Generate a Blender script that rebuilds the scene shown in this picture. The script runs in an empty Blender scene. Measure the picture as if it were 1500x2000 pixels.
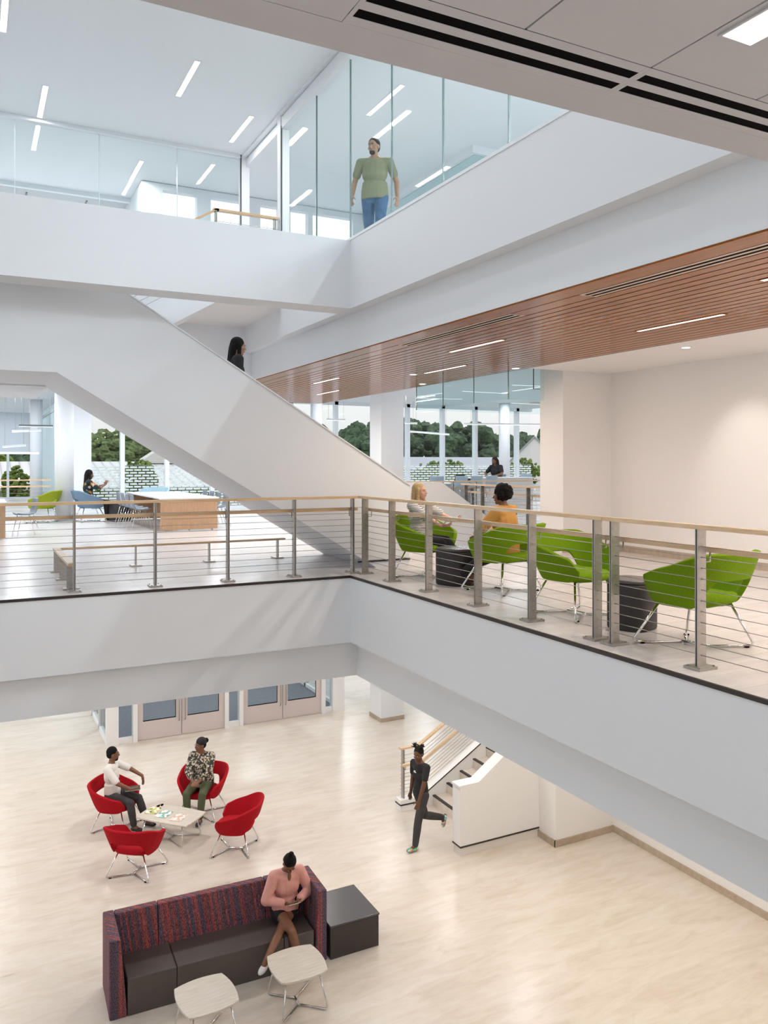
import bpy, math, random
from math import sin, cos, pi, radians, atan2, sqrt
from mathutils import Vector, Matrix
random.seed(7)
sc = bpy.context.scene
COL = sc.collection
V = Vector
Z2, Z3, ZC = 4.9, 9.4, 12.17          # levels of the two upper floors and of the roof ceiling

# ------------------------------------------------------------------ materials
MATS = {}
def nodes_of(m):
    m.use_nodes = True
    nt = m.node_tree
    return nt, nt.nodes['Principled BSDF']

def mat(name, col, rough=.5, metal=0., coat=0., spec=.5, bump=0., bscale=60., emit=None, estr=0., vary=0., vscale=8., sheen=0.):
    if name in MATS: return MATS[name]
    m = bpy.data.materials.new(name); nt, b = nodes_of(m); L = nt.links.new
    b.inputs['Base Color'].default_value = (*col, 1)
    b.inputs['Roughness'].default_value = rough
    b.inputs['Metallic'].default_value = metal
    b.inputs['Coat Weight'].default_value = coat
    b.inputs['Specular IOR Level'].default_value = spec
    if sheen: b.inputs['Sheen Weight'].default_value = sheen
    if emit:
        b.inputs['Emission Color'].default_value = (*emit, 1); b.inputs['Emission Strength'].default_value = estr
    tc = nt.nodes.new('ShaderNodeTexCoord')
    if vary:
        n = nt.nodes.new('ShaderNodeTexNoise'); n.inputs['Scale'].default_value = vscale; n.inputs['Detail'].default_value = 4
        r = nt.nodes.new('ShaderNodeValToRGB')
        r.color_ramp.elements[0].position = .3; r.color_ramp.elements[1].position = .7
        r.color_ramp.elements[0].color = (*[c * (1 - vary) for c in col], 1)
        r.color_ramp.elements[1].color = (*[min(1, c * (1 + vary)) for c in col], 1)
        L(tc.outputs['Object'], n.inputs['Vector']); L(n.outputs['Fac'], r.inputs['Fac']); L(r.outputs['Color'], b.inputs['Base Color'])
    if bump:
        n = nt.nodes.new('ShaderNodeTexNoise'); n.inputs['Scale'].default_value = bscale; n.inputs['Detail'].default_value = 3
        bp = nt.nodes.new('ShaderNodeBump'); bp.inputs['Strength'].default_value = bump; bp.inputs['Distance'].default_value = .01
        L(tc.outputs['Object'], n.inputs['Vector']); L(n.outputs['Fac'], bp.inputs['Height']); L(bp.outputs['Normal'], b.inputs['Normal'])
    MATS[name] = m
    return m

def ramp(nt, stops, interp='LINEAR'):
    r = nt.nodes.new('ShaderNodeValToRGB'); cr = r.color_ramp; cr.interpolation = interp
    while len(cr.elements) < len(stops): cr.elements.new(.5)
    for e, (p, c) in zip(cr.elements, stops):
        e.position = p; e.color = (*c, 1)
    return r

def tex_mat(name, builder, rough=.5, coat=0., metal=0.):
    if name in MATS: return MATS[name]
    m = bpy.data.materials.new(name); nt, b = nodes_of(m)
    b.inputs['Roughness'].default_value = rough; b.inputs['Coat Weight'].default_value = coat; b.inputs['Metallic'].default_value = metal
    tc = nt.nodes.new('ShaderNodeTexCoord'); mp = nt.nodes.new('ShaderNodeMapping')
    nt.links.new(tc.outputs['Object'], mp.inputs['Vector'])
    builder(nt, b, mp, nt.links.new)
    MATS[name] = m
    return m

def wood(name, c1, c2, scale=(1, 14, 14), rough=.4, coat=0., spec=.5):
    def f(nt, b, mp, L):
        mp.inputs['Scale'].default_value = scale
        n = nt.nodes.new('ShaderNodeTexNoise'); n.inputs['Scale'].default_value = 3; n.inputs['Detail'].default_value = 8; n.inputs['Roughness'].default_value = .6
        L(mp.outputs['Vector'], n.inputs['Vector'])
        r = ramp(nt, [(.3, c1), (.7, c2)]); L(n.outputs['Fac'], r.inputs['Fac']); L(r.outputs['Color'], b.inputs['Base Color'])
        b.inputs['Specular IOR Level'].default_value = spec
    return tex_mat(name, f, rough, coat)

def stone(name, c1, c2, c3, tile, rough=.22, joint=.9, rotz=0.):
    """honed stone floor: long soft veins, patches and fine joints between the tiles"""
    def f(nt, b, mp, L):
        mp.inputs['Rotation'].default_value = (0, 0, rotz)
        m2 = nt.nodes.new('ShaderNodeMapping'); m2.inputs['Scale'].default_value = (.8, 3.6, 1)
        m2.inputs['Rotation'].default_value = (0, 0, .25)
        L(mp.outputs['Vector'], m2.inputs['Vector'])
        n = nt.nodes.new('ShaderNodeTexNoise'); n.inputs['Scale'].default_value = 1.7; n.inputs['Detail'].default_value = 10
        n.inputs['Roughness'].default_value = .68; n.inputs['Distortion'].default_value = .9
        L(m2.outputs['Vector'], n.inputs['Vector'])
        r = ramp(nt, [(.28, c1), (.5, c2), (.72, c3)]); L(n.outputs['Fac'], r.inputs['Fac'])
        br = nt.nodes.new('ShaderNodeTexBrick'); br.inputs['Scale'].default_value = 1
        br.inputs['Brick Width'].default_value = tile[0]; br.inputs['Row Height'].default_value = tile[1]
        br.inputs['Mortar Size'].default_value = .0025; br.inputs['Mortar Smooth'].default_value = .2
        br.inputs['Color1'].default_value = (1, 1, 1, 1); br.inputs['Color2'].default_value = (.955, .95, .945, 1)
        br.inputs['Mortar'].default_value = (joint, joint, joint, 1)
        L(mp.outputs['Vector'], br.inputs['Vector'])
        mx = nt.nodes.new('ShaderNodeMix'); mx.data_type = 'RGBA'; mx.blend_type = 'MULTIPLY'; mx.inputs[0].default_value = 1
        L(r.outputs['Color'], mx.inputs[6]); L(br.outputs['Color'], mx.inputs[7]); L(mx.outputs[2], b.inputs['Base Color'])
        rr = nt.nodes.new('ShaderNodeMapRange'); rr.inputs['To Min'].default_value = rough * 1.05; rr.inputs['To Max'].default_value = rough * 1.35
        L(n.outputs['Fac'], rr.inputs['Value']); L(rr.outputs['Result'], b.inputs['Roughness'])
    return tex_mat(name, f, rough)

def glass(name, tint=(.93, .97, .97), refl=1.0, edge=False):
    """thin architectural glass: mostly clear, mirrors more at grazing angles"""
    if name in MATS: return MATS[name]
    m = bpy.data.materials.new(name); m.use_nodes = True; nt = m.node_tree; L = nt.links.new; refl *= .55
    nt.nodes.clear()
    out = nt.nodes.new('ShaderNodeOutputMaterial'); mix = nt.nodes.new('ShaderNodeMixShader')
    t = nt.nodes.new('ShaderNodeBsdfTransparent'); t.inputs['Color'].default_value = (*tint, 1)
    g = nt.nodes.new('ShaderNodeBsdfGlossy'); g.inputs['Roughness'].default_value = .02
    lw = nt.nodes.new('ShaderNodeLayerWeight'); lw.inputs['Blend'].default_value = .5
    pw = nt.nodes.new('ShaderNodeMath'); pw.operation = 'POWER'; pw.inputs[1].default_value = 5
    mu = nt.nodes.new('ShaderNodeMath'); mu.operation = 'MULTIPLY_ADD'; mu.inputs[1].default_value = .8 * refl; mu.inputs[2].default_value = .035 * refl
    L(lw.outputs['Facing'], pw.inputs[0]); L(pw.outputs[0], mu.inputs[0]); L(mu.outputs[0], mix.inputs[0]); L(t.outputs[0], mix.inputs[1]); L(g.outputs[0], mix.inputs[2]); L(mix.outputs[0], out.inputs['Surface'])
    MATS[name] = m
    return m

def emission(name, col, s):
    if name in MATS: return MATS[name]
    m = bpy.data.materials.new(name); m.use_nodes = True; nt = m.node_tree; nt.nodes.clear()
    out = nt.nodes.new('ShaderNodeOutputMaterial'); e = nt.nodes.new('ShaderNodeEmission')
    e.inputs['Color'].default_value = (*col, 1); e.inputs['Strength'].default_value = s
    nt.links.new(e.outputs[0], out.inputs['Surface']); MATS[name] = m
    return m

PAINT = mat('white_paint', (.775, .80, .83), .55, spec=.3)
PAINTW = mat('warm_white_paint', (.83, .82, .81), .6, spec=.25)
TILEC = mat('grey_ceiling_tile', (.52, .525, .545), .8, spec=.2, bump=.1, bscale=200)
BLACK = mat('black_slot', (.004, .003, .004), .9, spec=.05)
STRIP = mat('dark_edge_strip', (.025, .017, .015), .45)
ALU = mat('brushed_steel', (.42, .40, .375), .38, metal=.85, vary=.08, vscale=30)
CHROME = mat('polished_chrome', (.78, .78, .77), .12, metal=1.)
WHITEMET = mat('white_metal', (.78, .82, .86), .35)
MAPLE = wood('maple_handrail', (.62, .43, .25), (.76, .57, .37), (2, 2, 20), .35, coat=.3)
MAPLEX = wood('maple_handrail_long', (.56, .36, .19), (.70, .49, .29), (2, 20, 20), .35, coat=.3)
OAK = wood('oak_laminate', (.40, .24, .135), (.50, .32, .19), (10, 10, 1.2), .45)
SLAT = wood('cedar_ceiling_slat', (.26, .078, .010), (.35, .120, .020), (10, .8, 10), .13, spec=.10)
FL1 = stone('cream_stone_floor', (.57, .495, .415), (.66, .59, .515), (.72, .665, .605), (1.22, .61), .24, .94)
FL2 = stone('greige_plank_floor', (.60, .565, .55), (.66, .625, .61), (.72, .69, .675), (1.22, .31), .2, .72)
GLASS = glass('clear_glass', (.955, .985, .985))
PLAMP = emission('pendant_diffuser', (1, .99, .98), 1.6)
GLASSW = glass('window_glass', (.97, .99, .99), .6)
LAMP = emission('lamp_diffuser', (1, .985, .97), 5.)
LAMPW = emission('warm_lamp_diffuser', (1, .95, .90), 4.)

# ------------------------------------------------------------------ mesh builder
class MB:
    def __init__(s): s.v = []; s.f = []; s.sm = []
    def add(s, vs, fs, smooth=False, M=None):
        o = len(s.v)
        if M is not None: vs = [M @ V(p) for p in vs]
        s.v += [tuple(p) for p in vs]; s.f += [tuple(i + o for i in f) for f in fs]; s.sm += [smooth] * len(fs)
        return s
    def box(s, a, b, M=None):
        x0, y0, z0 = [min(a[i], b[i]) for i in range(3)]; x1, y1, z1 = [max(a[i], b[i]) for i in range(3)]
        vs = [(x0, y0, z0), (x1, y0, z0), (x1, y1, z0), (x0, y1, z0), (x0, y0, z1), (x1, y0, z1), (x1, y1, z1), (x0, y1, z1)]
        return s.add(vs, [(0, 3, 2, 1), (4, 5, 6, 7), (0, 1, 5, 4), (1, 2, 6, 5), (2, 3, 7, 6), (3, 0, 4, 7)], False, M)
    def cbox(s, c, d, M=None):
        return s.box([c[i] - d[i] / 2 for i in range(3)], [c[i] + d[i] / 2 for i in range(3)], M)
    def prism(s, pts, a, b, axis='z', M=None, smooth=False):
        """polygon pts (2-D) extruded from a to b along an axis"""
        n = len(pts)
        def P(p, h):
            return {'z': (p[0], p[1], h), 'y': (p[0], h, p[1]), 'x': (h, p[0], p[1])}[axis]
        vs = [P(p, a) for p in pts] + [P(p, b) for p in pts]
        s.add(vs, [tuple(range(n))[::-1], tuple(range(n, 2 * n))], False, M)
        o = len(s.v) - 2 * n
        for i in range(n):
            j = (i + 1) % n
            s.f.append((o + i, o + j, o + n + j, o + n + i)); s.sm.append(smooth)
        return s
    def tube(s, pts, r, n=8, cap=True, M=None):
        pts = [V(p) for p in pts]; rs = r if isinstance(r, (list, tuple)) else [r] * len(pts)
        rings = []; up = None
        for i, p in enumerate(pts):
            d = (pts[min(i + 1, len(pts) - 1)] - pts[max(i - 1, 0)]).normalized()
            if up is None:
                up = d.orthogonal().normalized()
            else:
                up = (up - d * up.dot(d))
                up = up.normalized() if up.length > 1e-6 else d.orthogonal().normalized()
            w = d.cross(up)
            rings.append([p + (up * cos(2 * pi * k / n) + w * sin(2 * pi * k / n)) * rs[i] for k in range(n)])
        vs = [q for ring in rings for q in ring]; fs = []
        for i in range(len(pts) - 1):
            for k in range(n):
                a = i * n + k; b = i * n + (k + 1) % n
                fs.append((a, b, b + n, a + n))
        s.add(vs, fs, True, M)
        if cap:
            o = len(s.v) - len(vs)
            s.f.append(tuple(o + k for k in range(n))[::-1]); s.sm.append(False)
            s.f.append(tuple(o + (len(pts) - 1) * n + k for k in range(n))); s.sm.append(False)
        return s
    def cap(s, a, b, ra, rb, n=12, M=None, flat=None):
        """tapered capsule, closed"""
        a = V(a); b = V(b); d = (b - a); Ln = d.length
        d = d.normalized() if Ln > 1e-6 else V((0, 0, 1))
        pts = []; rs = []
        for k in range(5):
            t = pi / 2 * k / 5; pts.append(a - d * ra * cos(t)); rs.append(max(1e-4, ra * sin(t)))
        pts.append(a); rs.append(ra); pts.append(b); rs.append(rb)
        for k in range(1, 6):
            t = pi / 2 * k / 5; pts.append(b + d * rb * sin(t)); rs.append(max(1e-4, rb * cos(t)))
        return s.tube(pts, rs, n, True, M)
    def ell(s, c, r, M=None, n=14, m=10, R=None):
        vs = []; fs = []
        for j in range(m + 1):
            ph = pi * j / m
            for k in range(n):
                th = 2 * pi * k / n
                p = V((r[0] * sin(ph) * cos(th), r[1] * sin(ph) * sin(th), r[2] * cos(ph)))
                if R is not None: p = R @ p
                vs.append(p + V(c))
        for j in range(m):
            for k in range(n):
                a = j * n + k; b = j * n + (k + 1) % n
                fs.append((a, a + n, b + n, b))
        return s.add(vs, fs, True, M)
    def mesh(s, name):
        me = bpy.data.meshes.new(name); me.from_pydata(s.v, [], s.f)
        me.polygons.foreach_set('use_smooth', s.sm); me.update()
        return me

def obj(name, mb, m, parent=None, loc=None, rotz=None, bevel=0, mods=None):
    me = mb.mesh(name) if isinstance(mb, MB) else mb
    o = bpy.data.objects.new(name, me); COL.objects.link(o)
    if m is not None and not me.materials: me.materials.append(m)
    if parent is not None: o.parent = parent
    if loc is not None: o.location = loc
    if rotz is not None: o.rotation_euler = (0, 0, rotz)
    if bevel:
        b = o.modifiers.new('bevel', 'BEVEL'); b.width = bevel; b.segments = 2; b.limit_method = 'ANGLE'
    return o

def tag(o, label, cat, group=None, kind=None):
    o['label'] = label
    o['category'] = cat
    if group: o['group'] = group
    if kind: o['kind'] = kind
    return o

def empty(name, loc=(0, 0, 0), rotz=0., label=None, cat=None, group=None):
    o = bpy.data.objects.new(name, None); COL.objects.link(o); o.empty_display_size = .1
    o.location = loc; o.rotation_euler = (0, 0, rotz)
    if label: tag(o, label, cat, group)
    return o

def struct(name, mb, m, label=None):
    o = obj(name, mb, m); o['kind'] = 'structure'
    if label: o['label'] = label
    return o

def dup(root, loc, rotz, label, group=None):
    kids = {}
    for o in bpy.data.objects: 
        if o.parent is not None: kids.setdefault(o.parent.name, []).append(o)
    def cp(o, par):
        c = o.copy(); COL.objects.link(c)
        if par is not None: c.parent = par
        for ch in kids.get(o.name, []): cp(ch, c)
        return c
    r = cp(root, None); r.location = loc; r.rotation_euler = (0, 0, rotz); r['label'] = label
    if group: r['group'] = group
    return r

def face(dx, dy):          # rotation that turns local +Y to the direction (dx, dy)
    return atan2(-dx, dy)

def remesh(mb, voxel, smooth=4, name='body', fac=.5):
    me = mb.mesh(name)
    o = bpy.data.objects.new('temporary', me); COL.objects.link(o)
    r = o.modifiers.new('r', 'REMESH'); r.mode = 'VOXEL'; r.voxel_size = voxel; r.use_smooth_shade = True
    if smooth:
        s = o.modifiers.new('s', 'SMOOTH'); s.factor = fac; s.iterations = smooth
    dg = bpy.context.evaluated_depsgraph_get()
    nm = bpy.data.meshes.new_from_object(o.evaluated_get(dg), depsgraph=dg)
    nm.name = name
    bpy.data.objects.remove(o); bpy.data.meshes.remove(me)
    nm.polygons.foreach_set('use_smooth', [True] * len(nm.polygons))
    return nm

# ================================================================== THE SETTING
def boxes(lst):
    m = MB()
    for a, b in lst: m.box(a, b)
    return m

OP = (7.5, 11.05, 9.7, 15.3)          # stair opening in the second floor
# floors ------------------------------------------------------------------------
struct('floor', boxes([((-8, -6, -.2), (20, 30, 0))]), FL1)
struct('floor', boxes([((-8, 9.87, 4.6), (7.5, 26, Z2)), ((-8, 26, 4.6), (2.65, 38, Z2)), ((7.5, 15.3, 4.6), (20, 26, Z2)),
                       ((9.7, 11.05, 4.6), (20, 15.3, Z2)), ((4.56, -6, 4.6), (7.5, 9.87, Z2)), ((7.5, -6, 4.6), (20, 11.05, Z2)),
                       ((-8, -6, 4.6), (4.55, .7, Z2))]), FL2)
struct('floor', boxes([((-8, 14.6, 9.0), (20, 26, Z3)), ((4.57, -6, 9.0), (20, 14.6, Z3)), ((3.45, 12.66, 9.0), (4.57, 14.6, Z3)),
                       ((-8, -6, 9.0), (4.55, 2.7, Z3))]), mat('pale_grey_floor', (.74, .73, .72), .4))
# fascias and recessed beams ----------------------------------------------------
struct('trim_1', boxes([((-8, 9.86, 4.0), (4.75, 10.3, 4.875)), ((4.55, -6, 4.0), (4.75, 9.86, 4.875)),
                        ((-8, .6, 4.0), (4.55, .7, 4.88)), ((-8, .7, 4.0), (4.55, .72, 4.88))]), PAINT, 'white band around the edge of the second floor')
struct('trim_2', boxes([((-8, 10.05, 3.49), (4.9, 10.4, 4.01)), ((4.73, -6, 3.49), (5.0, 10.05, 4.01))]), PAINT)
struct('trim_3', boxes([((-8, 9.85, 4.873), (4.56, 9.875, 4.905)), ((4.54, -6, 4.873), (4.565, 9.875, 4.905))]), STRIP, 'thin dark strip along the floor edge')
struct('trim_4', boxes([((-8, 9.86, 8.52), (4.55, 10.29, 9.44)), ((4.55, -6, 8.52), (4.75, 12.6, 9.44)), ((-8, 2.7, 8.0), (4.55, 2.78, 9.44)),
                        ((4.6, 12.6, 8.52), (4.8, 14.9, 9.0))]), PAINT, 'white band around the edge of the third floor')
struct('trim_5', boxes([((4.73, -6, 8.0), (4.95, 14.9, 9.02)), ((-8, 14.75, 8.0), (4.9, 15.0, 9.0))]), PAINT)
struct('trim_6', boxes([((4.54, -6, 9.44), (4.72, 12.6, 9.475))]), WHITEMET, 'shoe rail under the glass of the third floor')
# ceilings ----------------------------------------------------------------------
struct('ceiling', boxes([((-8, -6, ZC), (3.2, 18.0, ZC + .2)), ((3.2, -6, ZC), (20, 16.88, ZC + .2))]), PAINT)
struct('ceiling', boxes([((-8, 18.06, ZC - .02), (3.15, 26, ZC + .2))]), TILEC)
struct('ceiling', boxes([((8.12, 10.74, 8.6), (20, 26, 8.75)), ((-8, 15, 8.6), (4.73, 26, 8.75)), ((4.73, 19.5, 8.6), (8.12, 26, 8.75)),
                         ((-8, 26, 8.6), (2.65, 38, 8.75)), ((8.12, 10.74, 8.0), (8.18, 19.5, 8.6)), ((4.73, 19.5, 8.05), (8.18, 19.55, 8.6))]), PAINT)
struct('ceiling', boxes([((8.12, -6, 8.0), (10.1, 10.74, 8.1))]), PAINTW)
struct('ceiling', boxes([((5.0, -6, 3.6), (20, 11.05, 3.7)), ((-8, 10.4, 3.6), (7.5, 30, 3.7)), ((7.5, 15.3, 3.6), (20, 30, 3.7)), ((9.8, 11.05, 3.6), (20, 15.3, 3.7)), ((-8, -6, 3.6), (4.5, .6, 3.7))]), PAINT)
# opening sides of the stair hole
struct('trim_7', boxes([((7.42, 11.05, 3.6), (7.5, 15.3, 4.88)), ((9.7, 11.05, 3.6), (9.78, 15.3, 4.88)), ((7.5, 15.3, 3.6), (9.7, 15.38, 4.88)), ((7.5, 10.97, 3.6), (9.7, 11.05, 4.88))]), PAINT)
# wood slat ceiling: boards along Y over a dark backing
m = MB(); m.box((4.74, -6, 7.985), (4.985, 19.5, 8.02))
x = 5.215; k = 0
NS = 20; pitch = (8.12 - 5.215) / NS
for k in range(NS):
    m.box((5.215 + k * pitch, -6, 7.984), (5.215 + (k + 1) * pitch - .024, 19.5, 7.990))
for y0, y1 in ((-6, 3.0), (5.78, 6.85), (9.35, 19.5)): m.box((5.0, y0, 7.985), (5.199, y1, 8.0))
struct('ceiling', m, SLAT, 'cedar slat ceiling over the lounge')
struct('ceiling', boxes([((4.99, -6, 7.990), (8.15, 19.5, 8.03))]), mat('slat_backing', (.07, .025, .01), .8))
# near ceiling (above the camera side): tiles with reveals
TG = mat('ceiling_reveal', (.22, .21, .20), .8)
m = MB(); m.box((-8, 2.592, 7.99), (4.55, 2.78, 8.05)); m.box((-8, 2.337, 7.99), (1.16, 2.588, 8.05)); m.box((3.925, 2.337, 7.99), (4.55, 2.588, 8.05))
struct('ceiling', m, TILEC, 'plain edge band of the near ceiling')
tx0 = 2.385
m = MB()
for i in range(-17, 4):
    x0 = tx0 + i * .613
    if x0 > 4.5: continue
    for j in range(13):
        y1 = 2.335 - j * .61
        if y1 - .6 < -6: continue
        m.box((x0 + .003, y1 - .604, 7.99), (x0 + .61 - .003, y1 - .003, 8.02))
struct('ceiling', m, TILEC, 'grey lay-in ceiling tiles')
struct('ceiling', boxes([((-8, -6, 8.012), (4.55, 2.7, 8.06))]), TG)
# roof fascia details around the atrium ceiling
struct('trim_8', boxes([((4.47, -6, ZC - .03), (4.56, 14.55, ZC)), ((4.52, -6, ZC - .24), (4.66, 12.5, ZC - .05)), ((4.56, 12.5, ZC - .2), (4.66, 14.6, ZC - .05)),
                        ((-8, 14.5, ZC - .06), (4.56, 14.6, ZC))]), PAINT)
struct('trim_9', boxes([((4.50, 12.5, Z3), (4.66, 12.64, ZC)), ((4.46, 14.52, Z3), (4.62, 14.68, ZC))]), PAINT, 'white posts of the third floor glazing')
struct('trim_10', boxes([((4.44, 14.50, Z3), (4.46, 14.53, ZC)), ((4.515, 12.485, 9.45), (4.53, 12.5, ZC - .2))]), mat('dark_gasket', (.05, .06, .06), .5))
# walls -------------------------------------------------------------------------
struct('wall_right', boxes([((10.0, -6, Z2), (10.2, 10.76, 8.1)), ((8.94, 10.74, Z2), (10.2, 11.36, 8.7))]), PAINTW, 'white wall of the second floor lounge')
struct('wall_right', boxes([((9.95, -6, 0), (10.15, 10.7, 3.7)), ((8.68, 10.62, 0), (10.15, 11.058, 3.7))]), PAINTW, 'white wall of the ground floor')
STONEB = stone('stone_base', (.36, .29, .22), (.44, .36, .28), (.5, .42, .34), (1.2, .4), .5)
struct('baseboard_right', boxes([((9.93, -6, 0), (9.955, 10.6, .11)), ((8.655, 10.595, 0), (9.95, 10.625, .11)), ((8.655, 10.6, 0), (8.685, 11.06, .11))]), STONEB)
struct('baseboard_right', boxes([((9.975, -6, Z2), (10.003, 10.72, Z2 + .11)), ((8.92, 10.715, Z2), (10.0, 10.745, Z2 + .11))]), STONEB)
struct('wall_near', boxes([((-8, -6.2, 0), (20, -6, 12.4))]), PAINT)
# left side: unseen wall, its open bays shaped to let sky light in
m = MB()
for y in range(11, 37, 3): m.box((-8.1, y, 0), (-7.95, y + .15, 12.3))
for z0, z1 in ((3.6, 4.95), (8.5, 9.45), (12.0, 12.4)): m.box((-8.12, 9.8, z0), (-7.96, 38, z1))
m.box((-8.2, -6, 0), (-8, 9.8, 5.4)); m.box((-8.2, -6, 8.2), (-8, 9.8, 10.2)); m.box((-8.2, -6, 11.7), (-8, 9.8, 12.4)); m.box((-8.2, -6, 5.4), (-8, -2, 12.0))
for y in (1, 4, 7): m.box((-8.15, y, 5.4), (-8, y + .15, 11.7))
struct('wall_left', m, PAINT)
m = MB()
for y in range(11, 26, 3): m.box((19.9, y, 0), (20.05, y + .15, 12.3))
struct('wall_far_right', m, WHITEMET)
struct('wall_far_right', boxes([((20, -6, 0), (20.2, 11, 12.4))]), PAINT)
# columns
struct('trim_11', boxes([((9.0, 17.68, 0), (9.63, 18.3, 8.6))]), PAINT, 'square white column behind the stairs')
struct('baseboard_column', boxes([((8.985, 17.665, 0), (9.645, 18.315, .1))]), STONEB)
for i, (cx, cy, r, z1) in enumerate(((2.16, 22.75, .24, 8.6), (1.95, 30, .2, 8.6), (17.26, 24, .2, 8.6), (9.95, 24.2, .19, 8.6))):
    m = MB(); m.tube([(cx, cy, Z2), (cx, cy, z1)], r, 32)
    struct('trim_%d' % (12 + i), m, PAINT, 'round white column')
# far facade of the second floor
mull = [4.16, 5.53, 7.0, 8.37, 9.74, 11.43, 12.9, 14.33, 15.84, 17.32, 19.3]
m = MB()
for x in mull: m.box((x - .065, 25.92, Z2), (x + .065, 26.12, 8.6))
m.box((2.65, 25.92, 8.48), (20, 26.12, 8.62)); m.box((2.65, 25.92, Z2), (20, 26.12, Z2 + .1)); m.box((2.65, 25.8, Z2), (3.22, 26.1, 8.6))
struct('window_1', m, WHITEMET, 'white mullions of the long window wall')
struct('window_1', boxes([((2.65, 26.02, Z2), (20, 26.03, 8.6))]), GLASSW)
def frit(nt, b, mp, L):
    mp.inputs['Rotation'].default_value = (pi / 2, 0, 0)
    br = nt.nodes.new('ShaderNodeTexBrick'); br.inputs['Scale'].default_value = 1
    br.inputs['Brick Width'].default_value = .25; br.inputs['Row Height'].default_value = .088; br.inputs['Mortar Size'].default_value = .018
    br.inputs['Mortar Smooth'].default_value = 0
    L(mp.outputs['Vector'], br.inputs['Vector'])
    b.inputs['Base Color'].default_value = (.9, .93, .93, 1); b.inputs['Roughness'].default_value = .8
    b.inputs['Subsurface Weight'].default_value = 0
    b.inputs['Transmission Weight'].default_value = 0
    tl = nt.nodes.new('ShaderNodeBsdfTranslucent'); tl.inputs['Color'].default_value = (.95, .97, .96, 1)
    tr = nt.nodes.new('ShaderNodeBsdfTransparent'); mx = nt.nodes.new('ShaderNodeMixShader')
    ms = nt.nodes.new('ShaderNodeMixShader'); ms.inputs[0].default_value = .85
    out = nt.nodes['Material Output']
    L(b.outputs[0], ms.inputs[1]); L(tl.outputs[0], ms.inputs[2])
    L(br.outputs['Fac'], mx.inputs[0]); L(ms.outputs[0], mx.inputs[1]); L(tr.outputs[0], mx.inputs[2]); L(mx.outputs[0], out.inputs['Surface'])
FRIT = tex_mat('brick_pattern_frit', frit, .8)
struct('window_2', boxes([((3.22, 25.99, Z2 + .1), (20, 25.995, 6.36))]), FRIT, 'white brick pattern printed on the lower window glass')
# translucent return wall and the far hall on the left
def chan(nt, b, mp, L):
    w = nt.nodes.new('ShaderNodeTexWave'); w.bands_direction = 'Y'; w.inputs['Scale'].default_value = .55; w.inputs['Distortion'].default_value = .3
    L(mp.outputs['Vector'], w.inputs['Vector'])
    r = ramp(nt, [(0, (.66, .76, .80)), (1, (.84, .90, .92))]); L(w.outputs['Fac'], r.inputs['Fac']); L(r.outputs['Color'], b.inputs['Base Color'])
    tl = nt.nodes.new('ShaderNodeBsdfTranslucent'); ms = nt.nodes.new('ShaderNodeMixShader'); ms.inputs[0].default_value = .65
    L(r.outputs['Color'], tl.inputs['Color']); L(b.outputs[0], ms.inputs[1]); L(tl.outputs[0], ms.inputs[2]); L(ms.outputs[0], nt.nodes['Material Output'].inputs['Surface'])
CHAN = tex_mat('translucent_channel_glass', chan, .3)
struct('wall_hall', boxes([((2.65, 26.0, Z2), (2.68, 38, 8.6))]), CHAN, 'translucent glass wall of the far hall')
m = MB(); m.box((2.6, 26, 8.3), (2.66, 38, 8.4)); m.box((2.6, 26, Z2), (2.66, 38, Z2 + .3))
struct('trim_16', m, mat('grey_metal', (.45, .47, .48), .4, metal=.5))
m = MB(); m.box((-8, 38, 6.8), (2.7, 38.2, 8.75)); m.box((-8, 38, 4.6), (2.7, 38.2, 4.95))
for x in (-.8, 1.3): m.box((x, 37.95, 4.9), (x + .1, 38.1, 6.8))
struct('wall_hall', m, mat('cool_grey_wall', (.62, .66, .71), .6))
# third floor window wall: bright openings between white piers
m = MB()
ops = [(3.47, 4.18), (4.47, 5.25), (5.56, 5.98), (6.25, 6.67), (6.78, 7.78), (8.4, 9.8), (10.1, 11.5), (11.9, 13.3), (13.6, 15), (15.4, 17)]
prev = 3.15
for a, b in ops: m.box((prev, 16.7, Z3), (a, 16.88, 12.03)); prev = b
m.box((prev, 16.7, Z3), (20, 16.88, 12.03)); m.box((3.15, 16.7, 12.03), (20, 16.88, 12.16))
m.box((3.05, 16.7, Z3), (3.15, 26, 12.16)); m.box((-8, 17.98, 12.08), (3.15, 18.08, 12.2))
struct('wall_back', m, PAINT, 'white piers between the third floor windows')
m = MB()
for y in (19.6, 20.8, 22.0, 23.2, 24.4): m.box((-8, y, 12.13), (3.1, y + .03, 12.152))
for x in (-5, -3.8, -2.6, -1.4, -.2, 1.0, 2.2): m.box((x, 18.5, 12.13), (x + .03, 26, 12.152))
struct('ceiling', m, TG)
# ground floor far wall (glazed, out of sight) and the second flight's back wall
m = MB()
for x in range(-8, 21, 2): m.box((x, 30, 0), (x + .12, 30.1, 3.6))
struct('wall_back', m, WHITEMET)
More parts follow.
